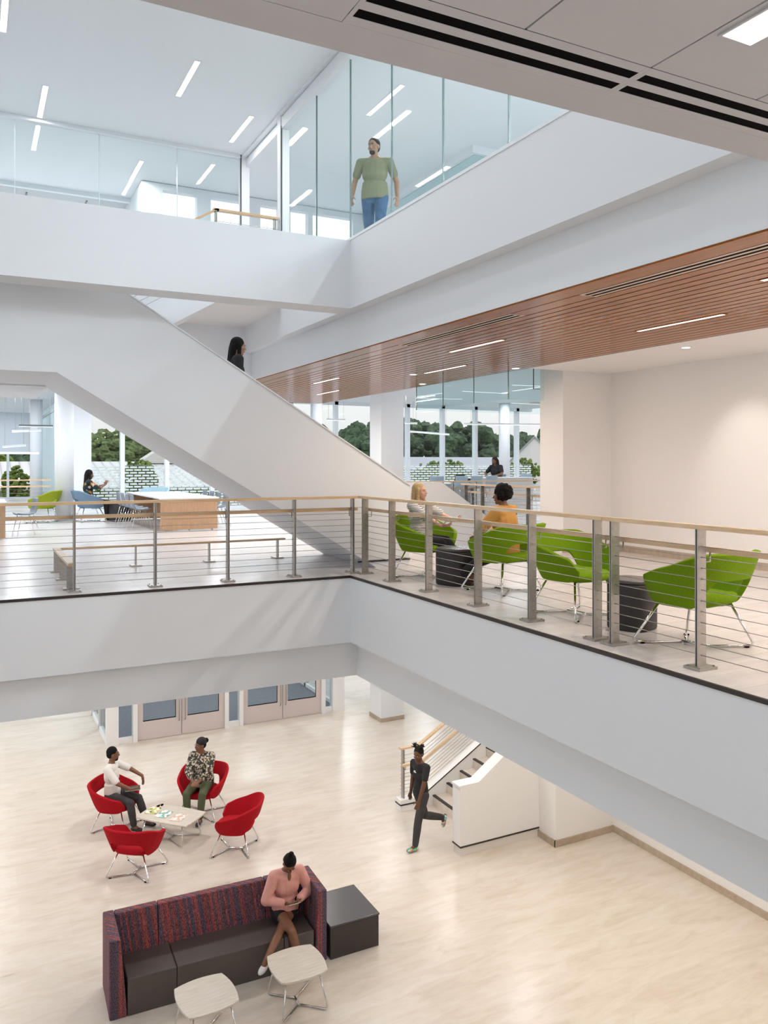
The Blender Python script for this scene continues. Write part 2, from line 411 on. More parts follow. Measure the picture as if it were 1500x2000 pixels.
# glass walls of the third floor ----------------------------------------------------
def glass_wall(label, panels, m=GLASS):
    t = empty('glass_partition', panels[0][0], 0, label, 'glass wall')
    o0 = V(panels[0][0])
    for a, b in panels:
        mb = MB(); mb.box(V(a) - o0, V(b) - o0); obj('pane', mb, m, t)
    return t
gy = [12.5, 11.14, 9.93, 8.72, 7.51, 6.3, 5.09, 3.88, 2.9]
glass_wall('tall clear glass wall above the right hand white band, in front of the walking man',
           [((4.58, gy[i + 1] + .006, 9.45), (4.592, gy[i] - .006, ZC - .2)) for i in range(len(gy) - 1)])
m = MB()
for y in gy[1:]: m.box((4.576, y - .006, 9.45), (4.596, y + .006, ZC - .2))
struct('trim_17', m, mat('glass_edge_green', (.17, .24, .23), .2), 'dark joints between the glass panes')
gx = [4.44, 3.29, 1.95, .62, -.72, -2.1, -3.4]
glass_wall('long clear glass wall at the far side of the third floor, left of the white posts',
           [((gx[i + 1] + .006, 14.58, Z3), (gx[i] - .006, 14.592, ZC - .06)) for i in range(len(gx) - 1)])
m = MB()
for x in gx[1:]: m.box((x - .006, 14.575, Z3), (x + .006, 14.595, ZC - .06))
struct('trim_18', m, mat('glass_edge_pale', (.62, .74, .76), .2))
glass_wall('glass room wall behind the walking man on the third floor', [((8.1, 12.2, Z3), (8.112, 15.2, ZC - .14)), ((8.1, 15.2, Z3), (8.112, 16.68, ZC - .14)), ((8.12, 12.2, Z3), (10.5, 12.212, ZC - .14))], glass('tinted_glass', (.90, .965, .97), 1))
struct('trim_19', boxes([((8.02, 12.12, ZC - .14), (8.2, 16.68, ZC + .01)), ((8.2, 12.12, ZC - .14), (12, 12.3, ZC + .01))]), PAINT)
# smoke baffle: tinted glass hanging at the edge of the slat ceiling
t = empty('smoke_baffle', (8.16, 11.24, 7.52), 0, 'pale blue glass draft curtain hanging from the ceiling beyond the slat ceiling', 'glass baffle')
TG2 = glass('baffle_glass', (.925, .975, .98), 1)
for a, b in ((0, 1.06), (1.06, 2.14), (2.14, 3.19)):
    obj('pane', MB().box((0, a + .005, 0), (.01, b - .005, 1.08)), TG2, t)
obj('pane', MB().box((.01, 3.18, 0), (3.5, 3.19, 1.08)), TG2, t)
obj('pane', MB().box((.01, 0, 0), (3.5, .01, 1.08)), TG2, t)
for a in (0, 1.06, 2.14, 3.19):
    obj('edge_strip', MB().box((-.003, a - .006, 0), (.012, a + .006, 1.08)), mat('glass_edge_green', (.17, .24, .23), .2), t)
# camera-side parapet and things under the far landing are built with the stairs

# ================================================================== VESTIBULE (ground floor)
PUT = mat('putty_door_metal', (.56, .49, .47), .5)
struct('trim_20', boxes([((2.70, 19.0, 0), (2.96, 19.2, 3.6)), ((3.28, 19.0, 0), (3.38, 19.2, 3.6)), ((5.43, 19.0, 0), (5.53, 19.2, 3.6)), ((5.8, 19.0, 0), (5.89, 19.2, 3.6)),
                         ((7.96, 19.0, 0), (8.07, 19.2, 3.6)), ((8.27, 19.0, 0), (8.6, 19.2, 3.6)), ((2.7, 19.0, 2.2), (8.6, 19.2, 3.6)),
                         ((2.96, 19.05, 0), (3.28, 19.15, .12)), ((5.53, 19.05, 0), (5.8, 19.15, .12)), ((8.07, 19.05, 0), (8.27, 19.15, .12)),
                         ((2.7, 19.2, 0), (2.8, 24.0, .1)), ((8.5, 19.2, 0), (8.6, 24.0, .1)), ((2.7, 21.5, 0), (2.8, 21.6, 3.6)), ((8.5, 21.5, 0), (8.6, 21.6, 3.6)), ((8.5,20.3,0),(8.6,20.38,3.6)), ((2.7,20.3,0),(2.8,20.38,3.6))]),
       mat('pale_grey_frame', (.74, .73, .73), .45), 'pale frames of the entrance vestibule')
struct('window_3', boxes([((2.96, 19.1, .12), (3.28, 19.11, 2.2)), ((5.53, 19.1, .12), (5.8, 19.11, 2.2)), ((8.07, 19.1, .12), (8.27, 19.11, 2.2)), ((2.74, 19.2, .1), (2.75, 24, 3.6)), ((8.54, 19.2, .1), (8.55, 24, 3.6))]),
       glass('door_glass', (.87, .90, .91), 1))
struct('floor', boxes([((2.8, 19.15, 0), (8.5, 24.0, .008))]), mat('charcoal_entrance_carpet', (.16, .165, .185), .9, bump=.3, bscale=300, vary=.3, vscale=60))
def door(n, x0, x1, hinge_left):
    w = x1 - x0
    d = empty('door_%d' % n, (x0, 19.06, 0)); d['kind'] = 'structure'
    m = MB(); m.box((.005, 0, .01), (.13, .05, 2.19)); m.box((w - .13, 0, .01), (w - .005, .05, 2.19)); m.box((.13, 0, .01), (w - .13, .05, .43)); m.box((.13, 0, 2.05), (w - .13, .05, 2.19))
    obj('door_frame', m, PUT, d)
    obj('door_pane', MB().box((.13, .02, .43), (w - .13, .03, 2.05)), glass('door_glass', (.87, .90, .91), 1), d)
    g = MB(); g.box((.125, .012, .425), (w - .125, .016, .45)); g.box((w - .145, .012, .425), (w - .125, .016, 2.05))
    obj('gasket', g, BLACK, d)
    hx = w - .065 if hinge_left else .065
    h = MB(); h.tube([(hx, -.01, .35), (hx, -.06, .38), (hx, -.06, 1.25), (hx, -.01, 1.28)], .012, 8)
    obj('door_handle', h, ALU, d)
door(1, 3.38, 4.40, True); door(2, 4.41, 5.43, False); door(3, 5.89, 6.92, True); door(4, 6.93, 7.96, False)

# ================================================================== STAIRS
def bar(mb, a, b, w, h, off=(0, 0, 0)):
    """rectangular bar from a to b (centre of its top), w wide sideways, h deep"""
    a = V(a) + V(off); b = V(b) + V(off); d = (b - a).normalized()
    side = V((d.y, -d.x, 0)).normalized() * (w / 2)
    dn = V((0, 0, -h))
    vs = [a - side, a + side, a + side + dn, a - side + dn, b - side, b + side, b + side + dn, b - side + dn]
    mb.add(vs, [(0, 1, 2, 3), (7, 6, 5, 4), (0, 4, 5, 1), (1, 5, 6, 2), (2, 6, 7, 3), (3, 7, 4, 0)])
    return mb

# upper staircase (second to third floor) -------------------------------------------
S = .607
def zu(x): return 4.9 + (5.25 - x) * S              # underside of the lower flight
st = empty('staircase', (5.25, 11.5, Z2), 0, 'big white staircase rising left from the second floor to a landing below the third floor', 'staircase')
def local(mb, o): 
    mb.v = [(x - o[0], y - o[1], z - o[2]) for x, y, z in mb.v]; return mb
SO = (5.25, 11.5, Z2)
pts = [(-3.0, 7.53), (.91, 7.53), (5.25, 4.9), (5.80, 4.9), (5.80, 6.09), (1.75, 8.55), (.91, 9.06), (-3.0, 9.06)]
obj('parapet_wall', local(MB().prism(pts, 10.47, 10.62, 'y'), SO), PAINT, st)
cap = MB(); bar(cap, (-3, 10.545, 9.075), (.91, 10.545, 9.075), .19, .02); bar(cap, (.91, 10.545, 9.075), (5.81, 10.545, 6.105), .19, .02)
obj('parapet_cap', local(cap, SO), PAINT, st)
pts2 = [(.91, 7.53), (5.25, 4.9), (5.80, 4.9), (5.80, 6.09), (1.75, 8.55), (.91, 9.06)]
obj('parapet_wall', local(MB().prism(pts2, 12.31, 12.46, 'y'), SO), PAINT, st)
sl = MB(); sl.prism([(-3, 7.53), (.91, 7.53), (5.25, 4.9), (5.55, 4.9), (.91, 7.85), (-3, 7.85)], 10.62, 12.31, 'y'); sl.box((-3, 12.31, 7.51), (.93, 14.6, 7.85))
obj('stair_slab', local(sl, SO), PAINT, st)
n = 17; rise = 3.0 / n; run = 4.75 / (n - 1)
for i in range(n):
    xr = 5.72 - i * run; s = MB(); s.box((xr - run - .02 if i < n - 1 else .6, 10.62, Z2 + i * rise), (xr, 12.31, Z2 + (i + 1) * rise))
    if i == 0: s = MB().box((xr - run - .02, 10.62, Z2), (xr, 12.31, Z2 + rise))
    o = obj('step', local(s, SO), FL2, st)
obj('base_strip', local(MB().box((4.95, 10.458, 4.985), (5.81, 10.475, 5.012)), SO), STRIP, st)
# second flight, behind, rising right to the third floor
pf = [(.93, 7.51), (3.44, 8.995), (3.44, 9.4), (.93, 7.9)]
obj('stair_slab', local(MB().prism(pf, 12.66, 14.6, 'y'), SO), PAINT, st)
obj('parapet_wall', local(MB().prism([(.93, 7.51), (3.45, 8.995), (4.56, 8.995), (4.56, 9.42), (1.0, 9.42), (.5, 9.1), (.5, 7.51)], 12.61, 12.655, 'y'), SO), PAINT, st)

# ground floor staircase -------------------------------------------------------------
G = (7.71, 12.1, 0)
gs = empty('staircase', G, 0, 'cream stone stairs with dark nosings rising right from the ground floor', 'staircase')
def pw(y0, y1):
    return [(7.08, 0), (10.6, 0), (10.6, 3.3), (7.42, 1.14), (7.08, 1.14)]
obj('parapet_wall', local(MB().prism([(7.08, .14), (9.0, .14), (9.0, 2.19), (7.44, 1.13), (7.08, 1.13)], 11.06, 11.30, 'y'), G), PAINTW, gs)
obj('parapet_foot', local(MB().box((7.09, 11.07, 0), (9.0, 11.29, .14)), G), mat('pale_base', (.72, .68, .63), .5), gs)
obj('base_strip', local(boxes([((7.075, 11.052, .14), (9.0, 11.062, .165)), ((7.072, 11.055, .14), (7.082, 11.3, .165))]), G), STRIP, gs)
cp = MB(); bar(cp, (7.06, 11.18, 1.155), (7.44, 11.18, 1.155), .235, .03); bar(cp, (7.44, 11.18, 1.155), (9.0, 11.18, 2.215), .235, .03)
obj('parapet_cap', local(cp, G), PAINTW, gs)
rise = .178; run = .30
for i in range(13):
    xr = 7.71 + i * run
    s = obj('step', local(MB().box((xr, 11.3, i * rise), (xr + run + .02, 13.0, (i + 1) * rise)), G), FL1, gs)
    obj('nosing', local(MB().box((xr - .006, 11.3, (i + 1) * rise - .022), (xr + .05, 13.0, (i + 1) * rise + .002)), G), mat('dark_nosing', (.03, .024, .022), .6), s)
# far curb with its cable rail
def zt(x): return max(0, (x - 7.71)) / .30 * .178
obj('curb', local(MB().prism([(7.02, 0), (11.3, 0), (11.3, zt(11.3) + .32), (7.5, .2), (7.02, .2)], 13.0, 13.2, 'y'), G), PAINTW, gs)
obj('base_strip', local(boxes([((7.012, 12.992, .10), (7.52, 13.0, .125)), ((7.012, 12.995, .10), (7.02, 13.2, .125))]), G), STRIP, gs)
sk = MB(); bar(sk, (7.45, 12.995, .20), (11.3, 12.995, zt(11.3) + .33), .008, .022)
obj('base_strip', local(sk, G), STRIP, gs)
# wall that closes the flight against the second run, and the second run up to the second floor
H = (9.7, 14.2, 3.0)
fs = empty('staircase', H, 0, 'white stair parapet descending right from the second floor behind the blonde woman', 'staircase')
def zp(x): return 6.06 if x < 8.02 else 6.06 - (x - 8.02) * .65
obj('parapet_wall', local(MB().prism([(7.3, 3.7), (9.69, 3.7), (9.69, 4.97), (8.02, 6.06), (7.3, 6.06)], 13.2, 13.4, 'y'), H), PAINT, fs)
sb = MB(); sb.prism([(7.6, 4.6), (9.69, 3.2), (9.69, 3.5), (7.6, 4.88)], 13.4, 15.3, 'y'); obj('stair_slab', local(sb, H), PAINT, fs)
for i in range(7):
    obj('step', local(MB().box((7.55 + i * .3, 13.4, 4.9 - (i + 1) * .178 - .15), (7.85 + i * .3, 15.3, 4.9 - (i) * .178 - .004)), H), FL2, fs)
hr = MB()
hr.tube([(7.7, 15.2, 5.82), (8.05, 15.2, 5.82), (9.6, 15.2, 4.82)], .02, 8); obj('handrail', local(hr, H), MAPLE, fs)
hr = MB(); hr.box((7.3, 15.3, 4.9), (7.9, 15.42, 5.9)); obj('newel_wall', local(hr, H), PAINT, fs)

# ================================================================== CABLE RAILINGS
def railing(label, path, posts, inner, h=1.07, ncab=11, hand=True, w=.088, wood_m=MAPLE, double=(), plate=True, hand_z=.90, cr=.0032, name='cable_railing', ext=0.):
    """path: base points of the run; posts: base points; inner: unit vector to the walking side"""
    o = V(posts[0]); t = empty(name, o, 0, label, 'railing'); inn = V((inner[0], inner[1], 0))
    P = [V(p) - o for p in path]; up = V((0, 0, h))
    m = MB()
    for a, b in zip(P[:-1], P[1:]): bar(m, a + up, b + up, .085, .034)
    for a in P[1:-1]: m.cbox(a + up - V((0, 0, .017)), (.085, .085, .034))
    obj('top_rail', m, wood_m, t)
    if hand:
        m = MB(); q = inn * .10 + V((0, 0, hand_z))
        for a, b in zip(P[:-1], P[1:]): bar(m, a + q, b + q, .05, .04)
        obj('handrail', m, wood_m, t)
    ang = atan2(inn.y, inn.x)
    for p in posts:
        p = V(p) - o; M = Matrix.Translation(p) @ Matrix.Rotation(ang, 4, 'Z')
        m = MB(); m.cbox((0, -.009, h / 2 - .015), (w, .008, h - .03), M); m.cbox((0, .009, h / 2 - .015), (w, .008, h - .03), M); m.cbox((0, 0, h / 2 - .015), (w * .55, .012, h - .03), M)
        for k in range(ncab):
            m.cbox((0, 0, .10 + k * (h - .18) / ncab), (.012, .034, .012), M)
        po = obj('post', m, ALU, t)
        if plate:
            m = MB(); m.cbox((0, 0, .010), (.19, .15, .02), M)
            for sx in (-1, 1):
                for sy in (-1, 1): m.tube([M @ V((.075 * sx, .055 * sy, .02)), M @ V((.075 * sx, .055 * sy, .03))], .009, 6)
            obj('base_plate', m, ALU, po)
        if hand:
            m = MB(); m.tube([M @ V((w / 2, 0, hand_z - .11)), M @ V((.1, 0, hand_z - .11)), M @ V((.1, 0, hand_z - .03))], .007, 6)
            obj('bracket', m, ALU, po)
    for k in range(ncab):
        m = MB(); z = V((0, 0, .10 + k * (h - .18) / ncab))
        for a, b in zip(P[:-1], P[1:]): m.tube([a + z, b + z], cr, 5)
        obj('cable', m, ALU, t)
    return t
yl = 10.12
railing('cable railing along the far edge of the second floor, left of the corner',
        [(-4.5, yl, Z2), (4.82, yl, Z2)], [(x, yl, Z2) for x in (4.70, 3.84, 2.93, 2.01, 1.07, .14, -.8, -1.73, -2.66)], (0, 1), wood_m=MAPLEX)
railing('cable railing running from the corner past the green chairs to the doubled post',
        [(4.82, 10.12, Z2), (4.82, 5.24, Z2)], [(4.82, y, Z2) for y in (9.96, 9.16, 8.22, 7.18, 6.25, 5.34)], (1, 0))
railing('nearest stretch of cable railing, from the doubled post to the right edge',
        [(4.82, 5.235, Z2), (4.82, .9, Z2)], [(4.82, y, Z2) for y in (5.13, 4.23, 3.3, 2.37, 1.45)], (1, 0))
railing('cable railing at the stair opening beside the pier on the second floor',
        [(9.78, 15.2, Z2), (9.78, 11.4, Z2)], [(9.78, y, Z2) for y in (15.05, 14.4, 13.6, 12.8, 12.0)], (1, 0), ncab=9, cr=.004)
railing('farther cable railing behind the stair opening, in front of the work table',
        [(7.9, 17.4, Z2), (14.6, 17.4, Z2)], [(x, 17.4, Z2) for x in (8.0, 10.9, 11.6, 13.9)], (0, 1), ncab=9, cr=.004)
railing('cable railing at the far left behind the round column',
        [(-4, 24.2, Z2), (1.95, 24.2, Z2)], [(x, 24.2, Z2) for x in (-.05, .6, -1.4)], (0, -1), ncab=9, cr=.004)
railing('short maple topped cable railing at the head of the stairs on the third floor',
        [(4.48, 12.56, Z3), (3.44, 12.56, Z3), (1.6, 12.56, Z3 - 1.12)], [(4.42, 12.56, Z3), (3.44, 12.56, Z3)], (0, 1), ncab=8, hand=False, wood_m=MAPLEX, cr=.004)
railing('cable railing with maple rails climbing beside the ground floor stairs',
        [(7.06, 13.1, .2), (7.45, 13.1, .2), (11.2, 13.1, zt(11.2) + .30)], [(7.12, 13.1, .2), (9.0, 13.1, zt(9.0) + .3), (10.4, 13.1, zt(10.4) + .3)], (0, -1), h=.94, hand_z=.66, plate=False, cr=.0045)
# low barrier under the stair ----------------------------------------------------------
t = empty('low_barrier', (1.06, 10.35, Z2), 0, 'low L-shaped maple topped barrier on steel feet under the staircase', 'barrier')
m = MB(); m.box((-.045, -.1, .29), (.045, 1.85, .32)); obj('top_rail', m, MAPLEX, t)
m = MB(); m.box((-.045, 1.85, .29), (3.42, 1.94, .32)); obj('top_rail', m, MAPLEX, t)
for x, y in ((0, 0), (0, .9), (0, 1.72)):
    p = obj('post', MB().cbox((x, y, .145), (.10, .02, .29)).cbox((x, y + .03, .145), (.10, .008, .29)), ALU, t); obj('base_plate', MB().cbox((x, y, .01), (.19, .15, .02)), ALU, p)
for x in (1.09, 2.19, 3.3):
    p = obj('post', MB().cbox((x, 1.895, .145), (.016, .085, .29)), ALU, t); obj('base_plate', MB().cbox((x, 1.895, .01), (.15, .19, .02)), ALU, p)

# ================================================================== CEILING FIXTURES
LIGHTS = []
def linear_light(x, y0, y1, z, label, group, m=LAMP, w=.075, trim=PAINT, power=0, col=(1, .98, .96)):
    yc = (y0 + y1) / 2; L = abs(y1 - y0)
    t = empty('linear_light', (x, yc, z), 0, label, 'ceiling light', group)
    fr = MB(); e = .012
    fr.box((-w / 2 - e, -L / 2 - e, -.006), (-w / 2, L / 2 + e, .03)); fr.box((w / 2, -L / 2 - e, -.006), (w / 2 + e, L / 2 + e, .03))
    fr.box((-w / 2, -L / 2 - e, -.006), (w / 2, -L / 2, .03)); fr.box((-w / 2, L / 2, -.006), (w / 2, L / 2 + e, .03))
    obj('frame', fr, trim, t); obj('diffuser', MB().box((-w / 2, -L / 2, -.004), (w / 2, L / 2, .0)), m, t)
    if power: LIGHTS.append((x, yc, z - .02, w, L, power, col))
    return t
AG = 'recessed linear lights in the roof ceiling'
for x, y0, y1, lb in ((.36, 10.2, 11.8, 'recessed linear light in the top left corner of the roof ceiling'),
                      (.99, 13.2, 14.45, 'leftmost whole linear light of the roof ceiling, just above the far glass'),
                      (2.86, 11.4, 12.62, 'linear light in the middle of the roof ceiling'),
                      (4.11, 12.8, 14.0, 'linear light of the roof ceiling nearest the white corner posts'),
                      (2.86, 15.65, 16.82, 'linear light seen through the far glass on the third floor'),
                      (5.81, 10.7, 11.88, 'linear light seen through the glass above the walking man')):
    linear_light(x, y0, y1, ZC - .001, lb, AG, power=80 if x > 5 else (34 if y0 > 15 else 15))
WG = 'linear lights let into the slat ceiling'
for x, y0, y1, lb in ((6.98, 5.82, 7.04, 'warm linear light in the darkest brown part of the slat ceiling'),
                      (5.95, 8.3, 9.56, 'linear light in the slat ceiling above the black air slot'),
                      (6.97, 10.75, 12.03, 'linear light in the slat ceiling left of the glass draft curtain'),
                      (5.94, 13.38, 14.56, 'farther linear light in the slat ceiling, above its lower neighbour'),
                      (6.97, 15.7, 16.9, 'farthest linear light in the slat ceiling, near the window wall'),
                      (5.98, 3.4, 4.6, 'linear light in the slat ceiling cut by the right edge')):
    linear_light(x, y0, y1, 7.984, lb, WG, m=LAMPW, w=.06, trim=SLAT, power=42, col=(1, .86, .72))
for x, y, z, lb in ((8.61, 7.8, 7.999, 'round recessed downlight above the lit white wall'), (6.87, 12.26, 7.984, 'small round downlight at the left end of a linear light in the slats'),
                 (7.87, 13.67, 7.984, 'small round downlight near the draft curtain left end'), (7.92, 10.7, 7.984, 'small round downlight near the pier')):
    t = empty('downlight', (x, y, z), 0, lb, 'downlight', 'round downlights of the second floor')
    m = MB(); m.tube([(0, 0, -.008), (0, 0, .02)], .075, 24); obj('trim_ring', m, WHITEMET, t)
    m = MB(); m.tube([(0, 0, -.010), (0, 0, -.007)], .055, 24); obj('lens', m, LAMPW, t)
# black slot air diffusers
def slot(label, x0, x1, y0, y1, z, alongy, fm):
    t = empty('air_diffuser', ((x0 + x1) / 2, (y0 + y1) / 2, z), 0, label, 'air diffuser', 'linear slot air diffusers')
    a, b = (x1 - x0) / 2, (y1 - y0) / 2
    obj('backing', MB().box((-a, -b, .0015), (a, b, .004)), BLACK, t)
    m = MB(); n = 3; W = (2 * a if alongy else 2 * b)
    sw = W * .19; gap = (W - 3 * sw) / 2
    for i in range(n):
        q = -W / 2 + i * (sw + gap)
        if alongy: m.box((q, -b, -.0005), (q + sw, b, .0015))
        else: m.box((-a, q, -.0005), (a, q + sw, .0015))
    if alongy:
        m.box((-a, -b, -.0012), (a, -b + .02, -.0006)); m.box((-a, b - .02, -.0012), (a, b, -.0006))
    else:
        m.box((-a, -b, -.0012), (-a + .018, b, -.0006)); m.box((a - .018, -b, -.0012), (a, b, -.0006))
    obj('frame', m, fm, t)
BRZ = mat('pale_bronze_frame', (.62, .48, .38), .35, metal=.3)
slot('black double slot air diffuser at the near end of the slat ceiling', 5.0, 5.2, 3.0, 5.78, 7.986, True, BRZ)
slot('black double slot air diffuser in the pale far half of the slat ceiling', 5.0, 5.2, 6.85, 9.35, 7.986, True, BRZ)
slot('long black double slot diffuser in the near grey ceiling, left length', 1.162, 2.387, 2.337, 2.59, 7.990, False, TILEC)
slot('long black double slot diffuser in the near grey ceiling, right length', 2.388, 3.923, 2.337, 2.59, 7.990, False, TILEC)
linear_light(2.50, .83, 2.03, 7.988, 'bright linear light in the near grey ceiling at the top right corner', None, w=.15, trim=TILEC, power=6)
# pendants in the far zone
def pendant(a, b, label, m, top=8.6):
    a = V(a); b = V(b); t = empty('pendant_light', a, 0, label, 'pendant light', 'slim linear pendant lights')
    q = MB(); bar(q, V((0, 0, .06)), b - a + V((0, 0, .06)), .06, .05); obj('housing', q, m, t)
    q = MB(); bar(q, V((0, 0, .01)), b - a + V((0, 0, .01)), .04, .010); obj('diffuser', q, PLAMP, t)
    q = MB()
    for f in (.08, .92):
        p = (b - a) * f; q.tube([p + V((0, 0, .06)), V((p.x, p.y, top - a.z))], .004, 5)
    obj('suspension_wire', q, ALU, t)
DG = mat('dark_grey_metal', (.10, .11, .12), .4)
pendant((1.12, 24.0, 7.42), (1.98, 24.0, 7.42), 'dark slim pendant light near the round column at the left', DG)
pendant((1.0, 24.6, 7.28), (1.78, 25.6, 7.36), 'pale pendant light just below the dark one', WHITEMET)
pendant((.78, 25.4, 6.86), (1.4, 26.2, 6.93), 'lower pale pendant light in front of the grey far wall', WHITEMET)
pendant((-1.5, 25.0, 6.68), (1.7, 25.0, 6.68), 'long white pendant light above the far left windows', WHITEMET)
pendant((9.6, 22.5, 7.72), (10.2, 22.5, 7.72), 'short pendant light beside the staircase parapet', WHITEMET)
pendant((14.6, 22.6, 7.7), (18.2, 22.6, 7.76), 'long pendant light across the right hand windows', WHITEMET)
pendant((12.3, 22.5, 7.68), (12.75, 22.5, 7.68), 'short pendant light just right of the square column', WHITEMET)
pendant((13.6, 24.5, 7.5), (15.2, 24.5, 7.42), 'thin pendant light low over the trees between two mullions', WHITEMET)
# surface lights in the white ceiling behind the baffle
for (x0, y0, x1, y1, lb) in ((12.87, 22.76, 12.93, 21.23, 'first of the crossing light lines'), (13.1, 20.35, 14.81, 20.47, 'long light line over the draft curtain'),
                     (13.3, 18.12, 14.6, 18.0, 'light line beside the pier'), (14.44, 19.66, 14.36, 18.25, 'slanting light line beside the pier'),
                     (13.31, 23.23, 14.76, 22.96, 'farther light line left of the curtain end'), (17.3, 23.6, 19.0, 23.7, 'light line low beside the pier')):
    t = empty('linear_light', (x0, y0, 8.6), 0, lb + ' in the white ceiling beyond the slats', 'ceiling light', 'light lines in the far white ceiling')
    q = MB(); bar(q, (0, 0, -.001), (x1 - x0, y1 - y0, -.001), .09, .012); obj('frame', q, PAINT, t)
    q = MB(); bar(q, (0, 0, -.012), (x1 - x0, y1 - y0, -.012), .075, .004); obj('diffuser', q, PLAMP, t)
# exit-like hanging bracket near the pier: thin grey pipe loop
t = empty('ceiling_bracket', (9.6, 12.4, 7.6), 0, 'thin grey pipe bracket hanging from the ceiling beside the pier', 'bracket')
obj('pipe', MB().tube([(0, 0, 1.0), (0, 0, .25), (.3, -.1, .25), (.3, -.1, .0)], .012, 6), mat('dark_grey_metal', (.1, .11, .12)), t)
obj('plate', MB().box((-.1, -.02, -.03), (.35, .02, 0)), WHITEMET, t)

# ================================================================== FURNITURE
def smooth01(a, b, x):
    t = max(0, min(1, (x - a) / (b - a))); return t * t * (3 - 2 * t)

def fabric(name, col, sc_=220):
    return mat(name, col, .9, spec=.15, bump=.25, bscale=sc_, vary=.10, vscale=90)
RED = fabric('red_wool', (.36, .006, .013)); GREEN = fabric('green_wool', (.155, .275, .006)); BLUEF = fabric('slate_blue_wool', (.16, .24, .34)); GREEND = fabric('olive_wool', (.25, .30, .02))
PALEBLUE = fabric('pale_blue_wool', (.33, .47, .54))

def rodpath(pts, r=.05, n=5):
    """round the corners of a polyline"""
    pts = [V(p) for p in pts]; out = [pts[0]]
    for i in range(1, len(pts) - 1):
        a, b, c = pts[i - 1], pts[i], pts[i + 1]
        p0 = b + (a - b).normalized() * min(r, (a - b).length * .45); p1 = b + (c - b).normalized() * min(r, (c - b).length * .45)
        for k in range(n + 1):
            t = k / n; out.append(p0 * (1 - t) ** 2 + b * 2 * t * (1 - t) + p1 * t * t)
    out.append(pts[-1]); return out

def make_tub_chair(label, fab, loc, rz, group):
    t = empty('tub_chair', loc, rz, label, 'chair', group)
    # wrap-round shell: arms and back in one flaring band, open above the seat at the rear
    NT, NV = 44, 8; vs = []; fs = []
    T = radians(142)
    for i in range(NT + 1):
        s = -1 + 2 * i / NT; a = s * T; aa = abs(s) * 142
        ca, sa = -cos(a), sin(a)                      # a=0 at the back (-Y)
        def se(rx, ry, p=.78):                        # rounded-square plan
            return (math.copysign(abs(sa) ** p, sa) * rx, math.copysign(abs(ca) ** p, ca) * ry)
        zt_ = .80 - .21 * smooth01(35, 130, aa)
        zb = .585 - .225 * smooth01(26, 58, aa)
        endf = smooth01(122, 142, aa)
        zt_ -= .12 * endf; zb += .04 * endf
        bx, by = se(.275, .26); tx, ty = se(.43 - .03 * smooth01(100, 142, aa), .40)
        ty -= .0
        zl = .36
        for j in range(NV + 1):
            v = j / NV; z = zb + (zt_ - zb) * v
            h = (z - zl) / (.80 - zl)                 # 0 at seat level, 1 at the top of the back
            k = h ** .85
            x = bx + (tx - bx) * k; y = by + (ty - by) * k
            if ca > 0: y = min(y, .30)
            vs.append((x, y, z))
    for i in range(NT):
        for j in range(NV):
            p = i * (NV + 1) + j; fs.append((p, p + NV + 1, p + NV + 2, p + 1))
    m = MB(); m.add(vs, fs, True)
    sh = obj('shell', m, fab, t)
    so = sh.modifiers.new('s', 'SOLIDIFY'); so.thickness = .045; so.offset = 0
    b = sh.modifiers.new('b', 'BEVEL'); b.width = .015; b.segments = 2; b.limit_method = 'ANGLE'; b.angle_limit = radians(50)
    su = sh.modifiers.new('u', 'SUBSURF'); su.levels = 1; su.render_levels = 1
    # seat: rounded pad that curls up at the rear
    vs = []; fs = []; N = 32; rings = [(0, .450), (.6, .449), (.86, .442), (.97, .42), (1.0, .40), (.95, .37), (.8, .35), (0, .345)]
    for r, z in rings:
        for k in range(N):
            a = 2 * pi * k / N; c, s_ = cos(a), sin(a); p = .72
            x = math.copysign(abs(c) ** p, c) * .285 * r; y = math.copysign(abs(s_) ** p, s_) * .285 * r + .01
            vs.append((x, y, z + (.045 * max(0, -y - .14) / .15 if z > .4 else .02 * max(0, -y - .14) / .15)))
    for i in range(len(rings) - 1):
        for k in range(N):
            a = i * N + k; b_ = i * N + (k + 1) % N; fs.append((a, a + N, b_ + N, b_))
    obj('seat', MB().add(vs, fs, True), fab, t)
    # chrome rod frame: four legs that run back along the floor to a centre bar
    for sx in (-1, 1):
        for sy in (-1, 1):
            m = MB(); m.tube(rodpath([(.19 * sx, .17 * sy, .36), (.335 * sx, .30 * sy + .02, .012), (.02 * sx, .10 * sy, .014)], .05), .0105, 8)
            lg = obj('leg', m, CHROME, t)
            obj('glide', MB().cbox((.27 * sx, .262 * sy + .01, .006), (.03, .03, .012)), BLACK, lg)
    obj('centre_bar', MB().tube([(0, -.11, .02), (0, .11, .02)], .014, 8), CHROME, t)
    for sy in (-1, 1): obj('seat_rail', MB().tube([(-.19, .17 * sy, .345), (.19, .17 * sy, .345)], .008, 6), CHROME, t)
    t.scale = (1.10, 1.10, 1.02)
    return t
RG = 'red tub chairs around the coffee table'
c0 = make_tub_chair('red tub chair under the man in the white t-shirt', RED, (2.27, 14.76, 0), face(.80, -.60), RG)
dup(c0, (2.30, 13.00, 0), face(.62, .78), 'empty red tub chair nearest the sofa, seen from behind')
dup(c0, (3.90, 13.00, 0), face(-.86, .50), 'empty red tub chair right of the coffee table')
dup(c0, (3.74, 14.60, 0), face(-.55, -.83), 'red tub chair under the woman in the patterned blouse')
GG = 'green tub chairs along the second floor railing'
g0 = make_tub_chair('green tub chair under the blonde woman', GREEN, (5.42, 9.30, Z2), face(.37, -.93), GG)
dup(g0, (5.66, 7.90, Z2), face(-.22, .97), 'green tub chair under the woman in the orange blouse, seen from behind')
